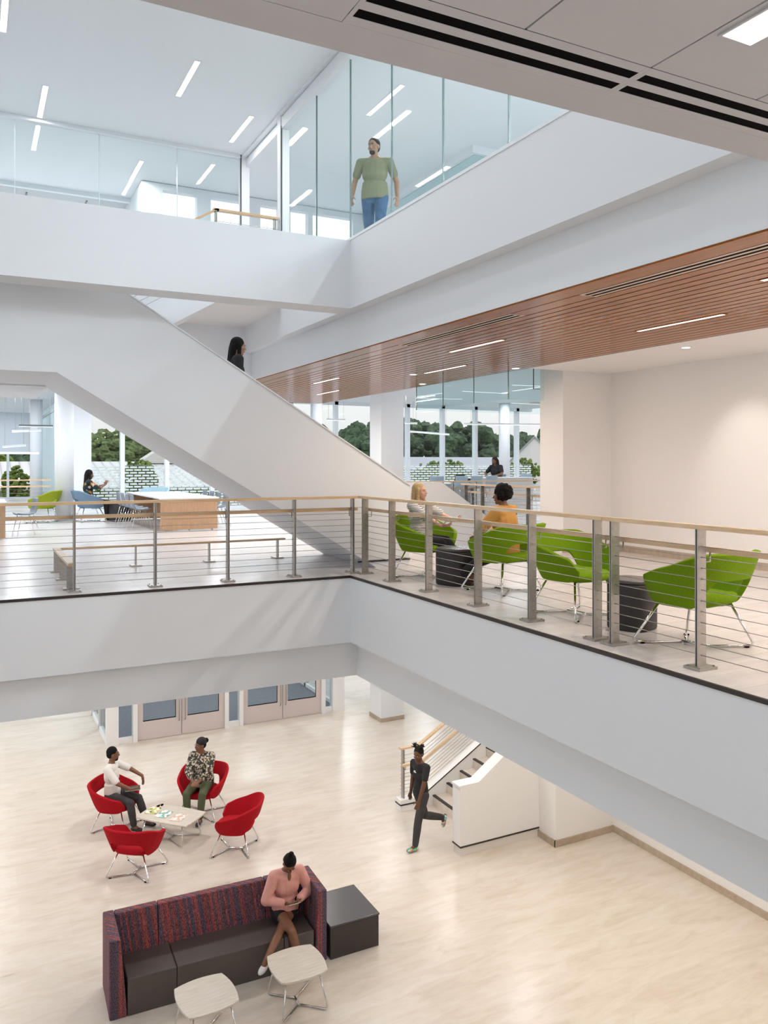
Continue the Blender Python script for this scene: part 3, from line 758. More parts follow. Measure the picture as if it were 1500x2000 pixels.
dup(g0, (5.44, 6.33, Z2), face(.08, -.99), 'empty green tub chair facing the camera with the hole in its back visible')
dup(g0, (5.38, 4.78, Z2), face(-.10, .99), 'empty green tub chair at the right edge, seen from behind')
bl = make_tub_chair('slate blue tub chair under the woman with the tablet', BLUEF, (2.72, 22.1, Z2), face(.95, .1), None)
make_tub_chair('olive green tub chair left of the round column', GREEND, (1.60, 22.35, Z2), face(-.9, .35), None)
make_tub_chair('pale blue tub chair far behind the wooden table, by the window', PALEBLUE, (4.6, 23.6, Z2), face(-.5, -.7), None)

# coffee table and the two square side tables -------------------------------------------
TOPW = wood('pale_elm_top', (.52, .47, .40), (.66, .61, .54), (1.5, 14, 10), .45)
def bulged(hx, hy, k):
    pts = []
    C = [(-hx, -hy), (hx, -hy), (hx, hy), (-hx, hy)]
    for i in range(4):
        a = V((*C[i], 0)); b = V((*C[(i + 1) % 4], 0)); n = (b - a).normalized(); n = V((n.y, -n.x, 0))
        for q in range(10):
            f = q / 10; p = a + (b - a) * f + n * k * 4 * f * (1 - f); pts.append((p.x, p.y))
    return pts
def rod_table(label, cat, loc, rz, hx, hy, h, k, spread=.8, group=None):
    t = empty('coffee_table' if h < .45 else 'side_table', loc, rz, label, cat, group)
    obj('tabletop', MB().prism(bulged(hx, hy, k), h - .026, h), TOPW, t, bevel=.004)
    for sx in (-1, 1):
        for sy in (-1, 1):
            m = MB(); m.tube(rodpath([(.72 * hx * sx, .68 * hy * sy, h - .03), (hx * spread * sx, hy * spread * 1.05 * sy, .014), (.0, .22 * hy * sy, .016)], .06), .010, 8)
            obj('leg', m, CHROME, t)
    obj('centre_bar', MB().tube([(0, -.3 * hy, .018), (0, .3 * hy, .018)], .013, 8), CHROME, t)
    return t
rod_table('pale rectangular coffee table between the four red chairs', 'coffee table', (3.03, 13.90, 0), radians(-48), .50, .30, .40, .02, .85)
rod_table('pale side table with bowed edges in front of the seated woman in pink', 'side table', (3.44, 8.97, 0), radians(-1), .28, .28, .47, .045, 1.0, 'square side tables before the sofa')
rod_table('pale side table with bowed edges at the bottom edge, left of the other', 'side table', (2.33, 8.90, 0), radians(4), .28, .28, .47, .045, 1.0, 'square side tables before the sofa')

# magazines and sunglasses on the coffee table
def magmat(name, cols, scale):
    def f(nt, b, mp, L):
        v = nt.nodes.new('ShaderNodeTexVoronoi'); v.inputs['Scale'].default_value = scale; L(mp.outputs['Vector'], v.inputs['Vector'])
        n = len(cols); r = ramp(nt, [(i / n, c) for i, c in enumerate(cols)], 'CONSTANT'); 
        sp = nt.nodes.new('ShaderNodeSeparateColor'); L(v.outputs['Color'], sp.inputs[0]); L(sp.outputs[0], r.inputs['Fac']); L(r.outputs['Color'], b.inputs['Base Color'])
    return tex_mat(name, f, .35)
M1 = magmat('magazine_cover_yellow', [(.85, .82, .75), (.62, .60, .08), (.10, .12, .12), (.55, .45, .30), (.88, .86, .80)], 26)
M2 = magmat('magazine_cover_teal', [(.85, .85, .83), (.10, .48, .40), (.88, .86, .84), (.65, .30, .25), (.86, .86, .85)], 22)
M3 = magmat('magazine_cover_coral', [(.86, .84, .82), (.80, .42, .30), (.88, .86, .84), (.40, .50, .55), (.84, .70, .60)], 24)
for (x, y, rz, m_, lb) in ((2.785, 14.19, -.55, M1, 'magazine with yellow and dark pictures at the left end of the coffee table'),
                       (2.92, 13.95, -.80, M2, 'magazine with a teal corner in the middle of the coffee table'),
                       (3.115, 13.70, -.72, M3, 'magazine with coral pictures nearest the bare end of the coffee table')):
    t = empty('magazine', (x, y, .4005), rz, lb, 'magazine', 'magazines on the coffee table')
    obj('pages', MB().box((-.104, -.135, .0), (.104, .135, .006)), mat('paper', (.8, .79, .76), .6), t)
    obj('cover', MB().box((-.107, -.138, .006), (.107, .138, .0075)), m_, t)
t = empty('sunglasses', (2.93, 14.30, .401), .3, 'dark folded sunglasses at the back corner of the coffee table', 'sunglasses')
obj('lenses', MB().ell((-.035, 0, .018), (.028, .006, .018)).ell((.035, 0, .018), (.028, .006, .018)), BLACK, t)
obj('frame', MB().tube([(-.065, 0, .022), (.065, 0, .022)], .003, 6).tube([(-.065, 0, .022), (-.05, .05, .008), (.03, .055, .006)], .003, 6).tube([(.065, 0, .022), (.05, .06, .008), (-.03, .06, .006)], .003, 6), BLACK, t)

# sofa ---------------------------------------------------------------------------------
def stripes(nt, b, mp, L):
    mp.inputs['Scale'].default_value = (1, 1, .06)
    n = nt.nodes.new('ShaderNodeTexNoise'); n.inputs['Scale'].default_value = 7; n.inputs['Detail'].default_value = 2; n.inputs['Roughness'].default_value = .5
    cmb = nt.nodes.new('ShaderNodeSeparateXYZ'); L(mp.outputs['Vector'], cmb.inputs[0])
    ad = nt.nodes.new('ShaderNodeMath'); ad.operation = 'ADD'; L(cmb.outputs[0], ad.inputs[0]); L(cmb.outputs[1], ad.inputs[1])
    c2 = nt.nodes.new('ShaderNodeCombineXYZ'); L(ad.outputs[0], c2.inputs[0])
    L(c2.outputs[0], n.inputs['Vector'])
    r = ramp(nt, [(.34, (.22, .05, .045)), (.42, (.075, .05, .065)), (.47, (.055, .045, .07)), (.50, (.16, .045, .05)), (.54, (.26, .06, .05)), (.58, (.09, .055, .075)), (.64, (.06, .05, .08)), (.70, (.24, .07, .055))]); L(n.outputs['Fac'], r.inputs['Fac'])
    w = nt.nodes.new('ShaderNodeTexNoise'); w.inputs['Scale'].default_value = 130; w.inputs['Detail'].default_value = 1
    tc = nt.nodes.new('ShaderNodeTexCoord'); m2 = nt.nodes.new('ShaderNodeMapping'); m2.inputs['Scale'].default_value = (1, 1, .35); L(tc.outputs['Object'], m2.inputs[0]); L(m2.outputs[0], w.inputs['Vector'])
    r2 = ramp(nt, [(.38, (.5, .5, .52)), (.62, (1.9, 1.85, 1.85))]); L(w.outputs['Fac'], r2.inputs['Fac'])
    mx = nt.nodes.new('ShaderNodeMix'); mx.data_type = 'RGBA'; mx.blend_type = 'MULTIPLY'; mx.inputs[0].default_value = 1
    L(r.outputs['Color'], mx.inputs[6]); L(r2.outputs['Color'], mx.inputs[7]); L(mx.outputs[2], b.inputs['Base Color'])
STR = tex_mat('red_purple_stripe_fabric', stripes, .9)
VIN = mat('dark_brown_vinyl', (.070, .056, .051), .34, spec=.7, vary=.06, vscale=20)
t = empty('sofa', (1.40, 9.64, 0), radians(-1.8), 'long high-backed sofa with red and purple striped fabric and dark brown seats', 'sofa')
for x0, x1 in ((.20, .765), (.77, 2.10), (2.105, 2.50)):
    obj('seat_base', MB().box((x0, .0, .0), (x1, .60, .43)), VIN, t, bevel=.012)
def slab_taper(x0, x1, y0b, y0t, y1, z0, z1):
    return MB().add([(x0, y0b, z0), (x1, y0b, z0), (x1, y1, z0), (x0, y1, z0), (x0, y0t, z1), (x1, y0t, z1), (x1, y1, z1), (x0, y1, z1)],
                    [(0, 3, 2, 1), (4, 5, 6, 7), (0, 1, 5, 4), (1, 2, 6, 5), (2, 3, 7, 6), (3, 0, 4, 7)])
for x0, x1 in ((.13, .64), (.645, 2.02), (2.025, 2.56)):
    obj('backrest', slab_taper(x0, x1, .52, .59, .70, .40, .91), STR, t, bevel=.015)
obj('arm_panel', MB().add([(0, 0, 0), (.20, 0, 0), (.20, .71, 0), (0, .71, 0), (0, .0, .91), (.125, .0, .91), (.125, .71, .91), (0, .71, .91)],
    [(0, 3, 2, 1), (4, 5, 6, 7), (0, 1, 5, 4), (1, 2, 6, 5), (2, 3, 7, 6), (3, 0, 4, 7)]), STR, t, bevel=.015)
obj('arm_panel', MB().add([(2.51, 0, 0), (2.68, 0, 0), (2.68, .71, 0), (2.51, .71, 0), (2.565, .0, .91), (2.68, .0, .91), (2.68, .71, .91), (2.565, .71, .91)],
    [(0, 3, 2, 1), (4, 5, 6, 7), (0, 1, 5, 4), (1, 2, 6, 5), (2, 3, 7, 6), (3, 0, 4, 7)]), STR, t, bevel=.015)
t = empty('storage_ottoman', (4.115, 9.53, 0), 0, 'dark brown box end table with a grey top beside the right end of the sofa', 'end table')
obj('body', MB().box((0, 0, 0), (.70, .80, .405)), mat('dark_brown_laminate', (.033, .026, .024), .5), t, bevel=.006)
obj('tabletop', MB().box((0, -.005, .41), (.71, .81, .435)), mat('grey_brown_laminate', (.062, .058, .062), .3), t, bevel=.004)

# drum tables between the green chairs
DRUM = mat('black_brown_drum', (.022, .018, .018), .5, bump=.05, bscale=90)
def drum(label, loc, r, h, group):
    t = empty('drum_table', loc, .3, label, 'drum table', group)
    pts = []
    for k in range(36):
        a = 2 * pi * k / 36; c, s_ = cos(a), sin(a); pts.append((math.copysign(abs(c) ** .62, c) * r, math.copysign(abs(s_) ** .62, s_) * r))
    obj('body', MB().prism(pts, 0, h - .03, smooth=True), DRUM, t, bevel=.02)
    obj('tabletop', MB().prism([(x * .99, y * .99) for x, y in pts], h - .03, h, smooth=True), mat('dark_grey_top', (.09, .08, .08), .25), t, bevel=.006)
drum('black drum table between the blonde woman and the woman in orange', (5.46, 8.60, Z2), .24, .46, 'black drum tables beside the green chairs')
drum('black drum table between the two empty green chairs', (5.44, 5.56, Z2), .20, .46, 'black drum tables beside the green chairs')
drum('dark drum table in front of the woman with the tablet', (3.45, 21.9, Z2), .26, .48, None)

# long tables with plywood end panels and rows of grey side chairs
WTOP = mat('white_laminate', (.78, .78, .78), .25)
def long_table(label, x0, x1, y0, y1, h, grp, panel=OAK):
    t = empty('work_table', (x0, y0, Z2), 0, label, 'table', grp); W, D = x1 - x0, y1 - y0
    obj('tabletop', MB().box((-.03, -.03, h - .03), (W + .03, D + .03, h)), WTOP, t)
    obj('end_panel', MB().box((0, 0, .03), (W, .05, h - .03)), panel, t)
    obj('end_panel', MB().box((0, D - .05, .03), (W, D, h - .03)), panel, t)
    obj('modesty_panel', MB().box((W / 2 - .02, .05, .25), (W / 2 + .02, D - .05, h - .03)), panel, t)
    m = MB()
    for x in (.12, W / 2, W - .12): m.tube([(x, .025, 0), (x, .025, .03)], .02, 10)
    obj('foot', m, ALU, t)
    return t
LG = 'long shared tables on the second floor'
long_table('long white topped table with a pale wood end panel under the staircase', 3.72, 5.0, 18.1, 22.2, .745, LG)
long_table('pale wood table cut by the left edge', -1.6, .58, 17.6, 19.4, .745, LG)
long_table('tall white work table where the far woman works', 12.95, 15.0, 19.4, 20.5, 1.10, None, mat('pale_laminate', (.66, .64, .62), .4))
long_table('low desk with a laptop left of the tall work table', 11.9, 12.9, 19.6, 20.5, .95, None, mat('grey_panel', (.35, .37, .38), .5))
GREYP = mat('grey_plastic', (.20, .23, .26), .45); LBLUE = mat('pale_blue_plastic', (.36, .47, .56), .45)
def side_chair(label, loc, rz, m_, group, seat=.45, nm='side_chair', back=.80):
    t = empty(nm, loc, rz, label, 'chair', group)
    d = seat - .45
    vs = []; fs = []; N, K = 8, 10
    prof = [(.20, .455), (.10, .44), (-.02, .435), (-.12, .445), (-.19, .49), (-.215, .58), (-.23, .68), (-.24, .76), (-.245, .80)]
    for j, (y, z) in enumerate(prof):
        wv = .22 if j < 4 else .21 - .02 * (j - 4) / 4
        for i in range(N + 1):
            x = -wv + 2 * wv * i / N; q = (x / wv) ** 2
            vs.append((x, y + (.04 * q if j >= 4 else 0), z + d + (.03 * q if j < 4 else 0)))
    for j in range(len(prof) - 1):
        for i in range(N):
            a = j * (N + 1) + i; fs.append((a, a + 1, a + N + 2, a + N + 1))
    o = obj('seat_shell', MB().add(vs, fs, True), m_, t); so = o.modifiers.new('s', 'SOLIDIFY'); so.thickness = .012
    for sx in (-1, 1):
        for y0, y1 in ((.12, .21), (-.12, -.25)):
            obj('leg', MB().tube([(.15 * sx, y0, .43 + d), (.21 * sx, y1, 0)], .009, 6), CHROME, t)
    return t
SG = 'grey side chairs along the long tables'
s0 = side_chair('grey side chair on the left side of the long table, nearest of its row', (3.45, 19.0, Z2), -pi / 2, GREYP, SG)
for i, y in enumerate((19.65, 20.3, 20.95)):
    dup(s0, (3.45, y, Z2), -pi / 2, 'grey side chair on the left side of the long table, %s in its row' % ('second', 'third', 'farthest')[i])
for i, y in enumerate((19.2, 19.85, 20.5, 21.2)):
    dup(s0, (5.32, y, Z2), pi / 2, 'grey side chair on the right side of the long table, %s of that row' % ('nearest', 'second', 'third', 'farthest')[i])
dup(s0, (.98, 18.3, Z2), pi / 2 + .2, 'dark grey side chair at the end of the table cut by the left edge')
BG = 'pale blue stools and chairs at the work tables'
b0 = side_chair('pale blue chair at the left end of the desk with the laptop', (11.42, 19.1, Z2), -.4, LBLUE, BG, .82, 'high_chair')
for x, y, rz, lb in ((11.95, 18.8, .0, 'first of three pale blue high chairs in front of the tall work table'), (12.45, 18.8, .0, 'second of three pale blue high chairs in front of the tall work table'),
                 (12.95, 18.8, .0, 'third of three pale blue high chairs in front of the tall work table'), (15.2, 21.2, pi, 'pale blue high chair behind the seated far woman'), (15.75, 20.6, pi - .3, 'pale blue high chair near the pier')):
    dup(b0, (x, y, Z2), rz, lb)
t = empty('laptop', (12.65, 20.0, Z2 + .951), pi+.1, 'open dark laptop on the desk left of the far woman', 'laptop')
obj('base', MB().box((-.17, -.12, 0), (.17, .12, .015)), mat('dark_grey_metal', (.1, .11, .12)), t)
obj('screen', MB().add([(-.17, .12, .015), (.17, .12, .015), (.17, .20, .24), (-.17, .20, .24), (-.17, .13, .012), (.17, .13, .012), (.17, .21, .237), (-.17, .21, .237)],
    [(0, 1, 2, 3), (7, 6, 5, 4), (0, 4, 5, 1), (1, 5, 6, 2), (2, 6, 7, 3), (3, 7, 4, 0)]), mat('dark_screen', (.03, .03, .035), .2), t)

# ================================================================== OUTSIDE
GR = mat('grass_ground', (.13, .17, .07), .95, vary=.2, vscale=1)
g = obj('ground', MB().box((-150, 30.5, -1.0), (220, 300, -.6)), GR); g['kind'] = 'structure'
def ribs(nt, b, mp, L):
    w = nt.nodes.new('ShaderNodeTexWave'); w.inputs['Scale'].default_value = .55; L(mp.outputs['Vector'], w.inputs['Vector'])
    r = ramp(nt, [(.0, (.36, .34, .33)), (.12, (.55, .52, .50)), (1, (.60, .57, .55))]); L(w.outputs['Fac'], r.inputs['Fac']); L(r.outputs['Color'], b.inputs['Base Color'])
RIB = tex_mat('ribbed_metal_roof', ribs, .5)
t = empty('warehouse', (5, 57, -.6), 0, 'long low building with a pale ribbed metal roof outside the left windows', 'building')
obj('wall', MB().box((-25, -6, 0), (14.5, 8, 5.8)), mat('beige_siding', (.55, .52, .48), .8), t)
obj('roof', MB().prism([(-7, 5.6), (1, 7.12), (9, 5.6), (9, 5.45), (1, 6.97), (-7, 5.45)], -26, 15.5, 'x'), RIB, t)
obj('roof_vent', MB().tube([(5.2, -1.5, 6.4), (5.2, -1.5, 7.0)], .15, 10).tube([(5.2, -1.5, 7.0), (5.2, -1.5, 7.15)], .26, 10), RIB, t)
obj('cupola', MB().prism([(5.6, 7.0), (8.0, 7.0), (8.0, 7.3), (6.8, 8.1), (5.6, 7.3)], 0, 1.8, 'y'), mat('beige_siding', (.55, .52, .48)), t)
t = empty('warehouse', (38, 66, -.6), 0, 'long grey roofed building beyond the right windows', 'building')
obj('wall', MB().box((-14, -4, 0), (16, 8, 6.4)), mat('beige_siding', (.55, .52, .48)), t)
obj('roof', MB().prism([(-5, 6.5), (2, 7.6), (9, 6.5), (9, 6.3), (2, 7.4), (-5, 6.3)], -15, 17, 'x'), mat('lilac_grey_roof', (.34, .33, .36), .6), t)
t = empty('gable_house', (38.8, 50, -.6), -radians(38), 'pale house with a steep gable beside the pier, outside', 'building')
obj('gable_wall', MB().prism([(-3.4, 0), (3.4, 0), (3.4, 5.6), (0, 9.0), (-3.4, 5.6)], 0, 6, 'y'), mat('white_siding', (.72, .68, .68), .8), t)
obj('roof', MB().prism([(-3.7, 5.4), (0, 9.15), (3.7, 5.4), (3.7, 5.25), (0, 9.0), (-3.7, 5.25)], -.1, 6.3, 'y'), mat('lilac_grey_roof', (.34, .33, .36)), t)

def leafmat(name, c1, c2):
    def f(nt, b, mp, L):
        n = nt.nodes.new('ShaderNodeTexNoise'); n.inputs['Scale'].default_value = 1.7; n.inputs['Detail'].default_value = 8; n.inputs['Roughness'].default_value = .75; L(mp.outputs['Vector'], n.inputs['Vector'])
        r = ramp(nt, [(.40, c1), (.60, c2)]); L(n.outputs['Fac'], r.inputs['Fac']); L(r.outputs['Color'], b.inputs['Base Color'])
        bp = nt.nodes.new('ShaderNodeBump'); bp.inputs['Strength'].default_value = 1; bp.inputs['Distance'].default_value = .35; L(n.outputs['Fac'], bp.inputs['Height']); L(bp.outputs['Normal'], b.inputs['Normal'])
    return tex_mat(name, f, .95)
LF = [leafmat('dark_foliage', (.04, .07, .045), (.15, .215, .11)), leafmat('mid_foliage', (.085, .13, .05), (.27, .34, .13)), leafmat('bright_foliage', (.11, .18, .03), (.32, .40, .08))]
BARK = mat('bark', (.10, .07, .05), .9)
def blob(m, c, r, rnd, n=9, k=7):
    vs = []; fs = []
    for j in range(k + 1):
        ph = pi * j / k
        for i in range(n):
            th = 2 * pi * i / n; q = r * (1 + rnd.uniform(-.22, .22))
            vs.append((c[0] + q * sin(ph) * cos(th), c[1] + q * sin(ph) * sin(th), c[2] + q * .85 * cos(ph)))
    for j in range(k):
        for i in range(n):
            a = j * n + i; b = j * n + (i + 1) % n; fs.append((a, a + n, b + n, b))
    m.add(vs, fs, False)
def crown(w, h, z0, nb, rs, seed):
    rnd = random.Random(seed); m = MB()
    for _ in range(nb):
        while True:
            p = V((rnd.uniform(-1, 1), rnd.uniform(-1, 1), rnd.uniform(-1, 1)))
            if .45 < p.length < 1: break
        c = (p.x * w, p.y * w, z0 + h / 2 + p.z * h / 2)
        blob(m, c, rs * rnd.uniform(.6, 1.3), rnd)
    return m
def tree(name, loc, w, h, z0, nb, rs, seed, m_, label, cat='tree', group=None):
    t = empty(name, loc, 0, label, cat, group)
    obj('crown', crown(w, h, z0, nb, rs, seed), m_, t)
    obj('trunk', MB().tube([(0, 0, 0), (.1 * w, 0, z0 + h * .5)], [.05 * w + .03, .03 * w], 7), BARK, t)
    return t
# the wooded ridge: nobody could count its crowns
rnd = random.Random(3); m = MB(); 
for i in range(2600):
    x = rnd.uniform(-12, 150); y = rnd.uniform(98, 128)
    top = 6.6 + 4.0 * min(1, max(0, (x + 0) / 60)) + (y - 98) * .05 + 1.1 * sin(x * .13) + .6 * sin(x * .41)
    z = -1 + (top + 1) * sqrt(rnd.random())
    blob(m, (x, y, z), rnd.uniform(.5, 1.5), rnd, 7, 5)
woods = obj('wooded_ridge', m, LF[0]); tag(woods, 'dense line of dark green woods beyond the roofs outside', 'woods', kind='stuff')
tree('tree', (11.5, 78, -.6), 4.8, 9.0, 1.0, 520, .55, 11, LF[1], 'big bright leafy tree outside behind the ribbed roof, left of the mullion')
tree('tree', (21.5, 88, -.6), 4.4, 7.8, 1.0, 420, .55, 12, LF[1], 'leafy tree outside between the two mullions left of the staircase parapet')
tree('tree', (1.0, 92, -.6), 4.5, 7.2, 1.0, 420, .55, 13, LF[2], 'yellow green tree outside at the far left hall window')
for x, y, w, h, z0, sd, lb in ((6.1, 34, .75, 1.6, 5.0, 21, 'young leafy tree top behind the brick pattern, left of the drum table'), (1.8, 41, .7, 1.9, 4.4, 22, 'bright yellow green shrub outside the far left hall window'),
                           (4.3, 35.5, .8, .8, 4.6, 23, 'green shrub low behind the brick patterned glass at the left'), (8.6, 34, .7, .7, 4.6, 28, 'green shrub behind the brick pattern above the row of grey chairs'), (21.4, 36, 1.1, 1.4, 5.1, 24, 'bushy shrub outside behind the square column'), (23.6, 38, 1.0, 1.5, 5.1, 25, 'round yellow green shrub outside in the middle right window'),
                           (18.2, 35, .9, .7, 5.0, 27, 'low shrub outside beside the square column'), (27.2, 36, .9, 1.6, 5.1, 26, 'green shrub outside in front of the pale gable house')):
    t = empty('shrub', (x, y, -.6), 0, lb, 'shrub', 'shrubs outside the windows')
    obj('crown', crown(w, h, z0 + .6, 260, .085, sd), LF[2], t); obj('trunk', MB().tube([(0, 0, 0), (0, 0, z0 + .6 + h * .6)], [.06, .03], 7), BARK, t)

# ================================================================== PEOPLE
def ik(a, c, l1, l2, pole):
    a = V(a); c = V(c); d = c - a; L = d.length
    if L > (l1 + l2) * .998: c = a + d.normalized() * (l1 + l2) * .998; d = c - a; L = d.length
    x = (l1 * l1 - l2 * l2 + L * L) / (2 * L); h = sqrt(max(0, l1 * l1 - x * x))
    u = d.normalized(); p = V(pole); p = (p - u * p.dot(u)).normalized()
    return a + u * x + p * h, c

def skin_mat(name, c):
    return mat(name, c, .45, spec=.35, vary=.06, vscale=25)
DARKSKIN = skin_mat('deep_brown_skin', (.115, .048, .026)); BROWNSKIN = skin_mat('brown_skin', (.20, .090, .050)); FAIRSKIN = skin_mat('fair_skin', (.62, .36, .27)); TANSKIN = skin_mat('tan_skin', (.40, .23, .15))
HAIRB = mat('black_hair', (.007, .006, .006), .75, spec=.18, bump=.5, bscale=150); HAIRBL = mat('blonde_hair', (.42, .29, .13), .5, bump=.5, bscale=150, vary=.25, vscale=40); HAIRBR = mat('dark_brown_hair', (.022, .012, .009), .7, spec=.2, bump=.4, bscale=150)

def person(label, loc, rz, skin, P=(0, 0, .93), lean=0., side=0., twist=0., head=(0, 0), hr=None, hl=None, pr=(.5, -1, -.2), pl=(-.5, -1, -.2),
           fr=None, fl=None, kr=(0, 1, .1), kl=(0, 1, .1), tr=(0, 1, 0), tl=(0, 1, 0), nr=(-.5, 0, -1), nl=(.5, 0, -1), dr=None, dl=None, curl=.35,
           sc_=1., build=1., sh=.175, shirt=None, sleeve=.6, pants=None, pleg=1.9, shoes=None, hair='short', hairm=None, female=False, vox=.0075, loose=.014, group=None, extras=None, beard=False):
    t = empty('person', loc, rz, label, 'person', group); t.scale = (sc_,) * 3
    P = V(P); U = V((sin(side), sin(lean), cos(lean))).normalized()
    R0 = V((cos(twist), sin(twist), 0)); F = U.cross(R0).normalized(); R = F.cross(U).normalized()
    TM = Matrix((R, F, U)).transposed()
    hipR = P + V((.092, 0, -.03)); hipL = P + V((-.092, 0, -.03))
    C = P + U * .30; S = P + U * .455; N = P + U * .50 + F * .01
    sR = S + R * sh; sL = S - R * sh
    yaw, pitch = head
    HM = TM @ Matrix.Rotation(yaw, 3, 'Z') @ Matrix.Rotation(-pitch, 3, 'X')
    Hc = N + (U * .9 + (HM @ V((0, .25, 1))) * .25).normalized() * .135 + HM @ V((0, .02, .02))
    if hr is None: hr = sR + V((.06, .04, -.52))
    if hl is None: hl = sL + V((-.06, .04, -.52))
    eR, wR = ik(sR, hr, .285, .25, pr); eL, wL = ik(sL, hl, .285, .25, pl)
    if fr is None: fr = V((.10, 0, .08))
    if fl is None: fl = V((-.10, 0, .08))
    kR, aR = ik(hipR, fr, .425, .41, kr); kL, aL = ik(hipL, fl, .425, .41, kl)
    b = build
    def torso(m, g=0., hips=True, top=True):
        if hips and not g: m.ell(P + V((0, -.0, -.005)), (.155 * b, .112 * b, .115), R=TM)
        if hips and g:
            n_ = 20; vs = []
            for z_, k_ in ((-.075, 1.0), (.05, 1.0), (.17, .9)):
                for q in range(n_):
                    a_ = 2 * pi * q / n_; vs.append(P + TM @ V((cos(a_) * (.160 * b + g * .8) * k_, sin(a_) * (.120 * b + g * .8) * k_, z_)))
            fs = [tuple(range(n_))[::-1], tuple(range(2 * n_, 3 * n_))]
            for r_ in range(2):
                for q in range(n_): fs.append((r_ * n_ + q, r_ * n_ + (q + 1) % n_, (r_ + 1) * n_ + (q + 1) % n_, (r_ + 1) * n_ + q))
            m.add(vs, fs, True)
        m.ell(P + U * .14, (.128 * b + g, .098 * b + g, .14 + g), R=TM)
        m.ell(C, (.150 * b + g, .108 * b + g, .165 + g), R=TM)
        m.ell(S - U * .045, (.165 * (.5 + .5 * b) + g, .085 + g, .085 + g), R=TM)
        if top: m.cap(sR - R * .02, sL + R * .02, .052 + g, .052 + g)
        q_ = N + U * (-.035 if g else .03); m.cap(S + R * .10, q_, .045 + g * .8, .045 + g * .3); m.cap(S - R * .10, q_, .045 + g * .8, .045 + g * .3)
        if female:
            for s_ in (-1, 1): m.ell(C + F * .054 * b + R * .056 * s_ + U * .0, (.072 * b + g, .048 * b + g, .080 * b + g), R=TM)
    def arm(m, s_, e, w, g=0., T=2.):
        q = min(1, T); m.cap(s_, s_ + (e - s_) * q, .049 + g, (.049 + (.038 - .049) * q) + g * 1.25)
        if T > 1:
            q = min(1, T - 1); m.cap(e, e + (w - e) * q, .040 + g, (.040 + (.027 - .040) * q) + g)
    def leg(m, h, k, a, g=0., T=2.):
        q = min(1, T); m.cap(h, h + (k - h) * q, .084 * (.4 + .6 * b) + g, (.084 * (.4 + .6 * b) * (1 - q) + .056 * q) + g)
        if T > 1:
            c_ = k + (a - k) * .3; q = min(1, T - 1)
            bk = (h - k).normalized() * .0
            m.cap(k, c_, .055 + g, .056 + g); m.cap(c_, k + (a - k) * q, .056 + g, (.056 + (.036 - .056) * q) + g * (1.4 if g else 1))
    # body ------------------------------------------------------------------------
    m = MB(); torso(m); arm(m, sR, eR, wR); arm(m, sL, eL, wL); leg(m, hipR, kR, aR); leg(m, hipL, kL, aL)
    m.cap(N - U * .02, Hc - HM @ V((0, .01, .05)), .052, .050)
    def hp(x, y, z): return Hc + HM @ V((x, y, z))
    m.ell(hp(0, -.012, .022), (.074, .092, .095), R=HM, n=20, m=14); m.ell(hp(0, .018, -.035), (.059, .072, .082), R=HM, n=20, m=14)
    m.ell(hp(0, .060, -.092), (.028, .026, .024), R=HM); m.cap(hp(0, .084, .006), hp(0, .104, -.026), .008, .013)
    m.ell(hp(0, .070, .024), (.050, .018, .011), R=HM); m.ell(hp(0, .078, -.058), (.024, .014, .015), R=HM)
    for s_ in (-1, 1):
        m.ell(hp(.075 * s_, -.008, -.008), (.010, .020, .031), R=HM); m.ell(hp(.040 * s_, .056, -.028), (.022, .022, .022), R=HM)
    # hands
    def hand(w, e, d, n_, right):
        d = (V(d) if d is not None else (w - e)).normalized(); n_ = V(n_); n_ = (n_ - d * n_.dot(d)).normalized()
        th = d.cross(n_) if right else n_.cross(d)
        HMx = Matrix((th, d, n_)).transposed()
        m.ell(w + d * .045, (.040, .052, .016), R=HMx, n=12, m=8)
        for i, L in enumerate((.070, .080, .074, .058)):
            p = w + d * .082 + th * (.030 - .0205 * i); q = d + th * (.12 - .08 * i)
            for j in range(3):
                ang = curl * (j + .6); v = (q.normalized() * cos(ang) + n_ * sin(ang)).normalized(); p2 = p + v * L * (.45, .32, .23)[j]
                m.cap(p, p2, .0092 - j * .0008, .0086 - j * .0008, 8); p = p2
        p = w + d * .025 + th * .026; v = (d * .62 + th * .72 + n_ * .25).normalized(); p2 = p + v * .042; m.cap(p, p2, .0125, .0105, 8)
        v = (d * .85 + th * .35 + n_ * .35).normalized(); m.cap(p2, p2 + v * .032, .0105, .009, 8)
        return th
    hand(wR, eR, dr, nr, True); hand(wL, eL, dl, nl, False)
    for a, td in ((aR, V(tr)), (aL, V(tl))):
        td = td.normalized(); dn = V((0, 0, -1)); dn = (dn - td * dn.dot(td)).normalized()
        m.cap(a + dn * .045 - td * .03, a + dn * .055 + td * .13, .034, .026); m.cap(a, a + dn * .03 + td * .05, .036, .035)
    bo = obj('body', remesh(m, vox, 4, 'body'), skin, t)
    # face details
    m = MB(); p_ = MB(); br = MB()
    for s_ in (-1, 1):
        m.ell(hp(.028 * s_, .0815, .004), (.0125, .006, .006), R=HM); p_.ell(hp(.028 * s_, .0860, .004), (.0055, .003, .0055), R=HM)
        br.cap(hp(.013 * s_, .089, .026), hp(.043 * s_, .078, .028), .0035, .0028, 6)
    obj('eyes', m, mat('eye_white', (.6, .57, .55), .3), bo); obj('pupils', p_, mat('pupil', (.01, .008, .007), .2), bo); obj('eyebrows', br, hairm, bo)
    lc = {'fair_skin': (.50, .16, .15), 'tan_skin': (.35, .14, .11)}.get(skin.name, (.14, .04, .035))
    obj('lips', MB().ell(hp(0, .0905, -.055), (.021, .007, .0045), R=HM).ell(hp(0, .0895, -.063), (.019, .007, .005), R=HM), mat('lips_' + skin.name, lc, .4), bo)
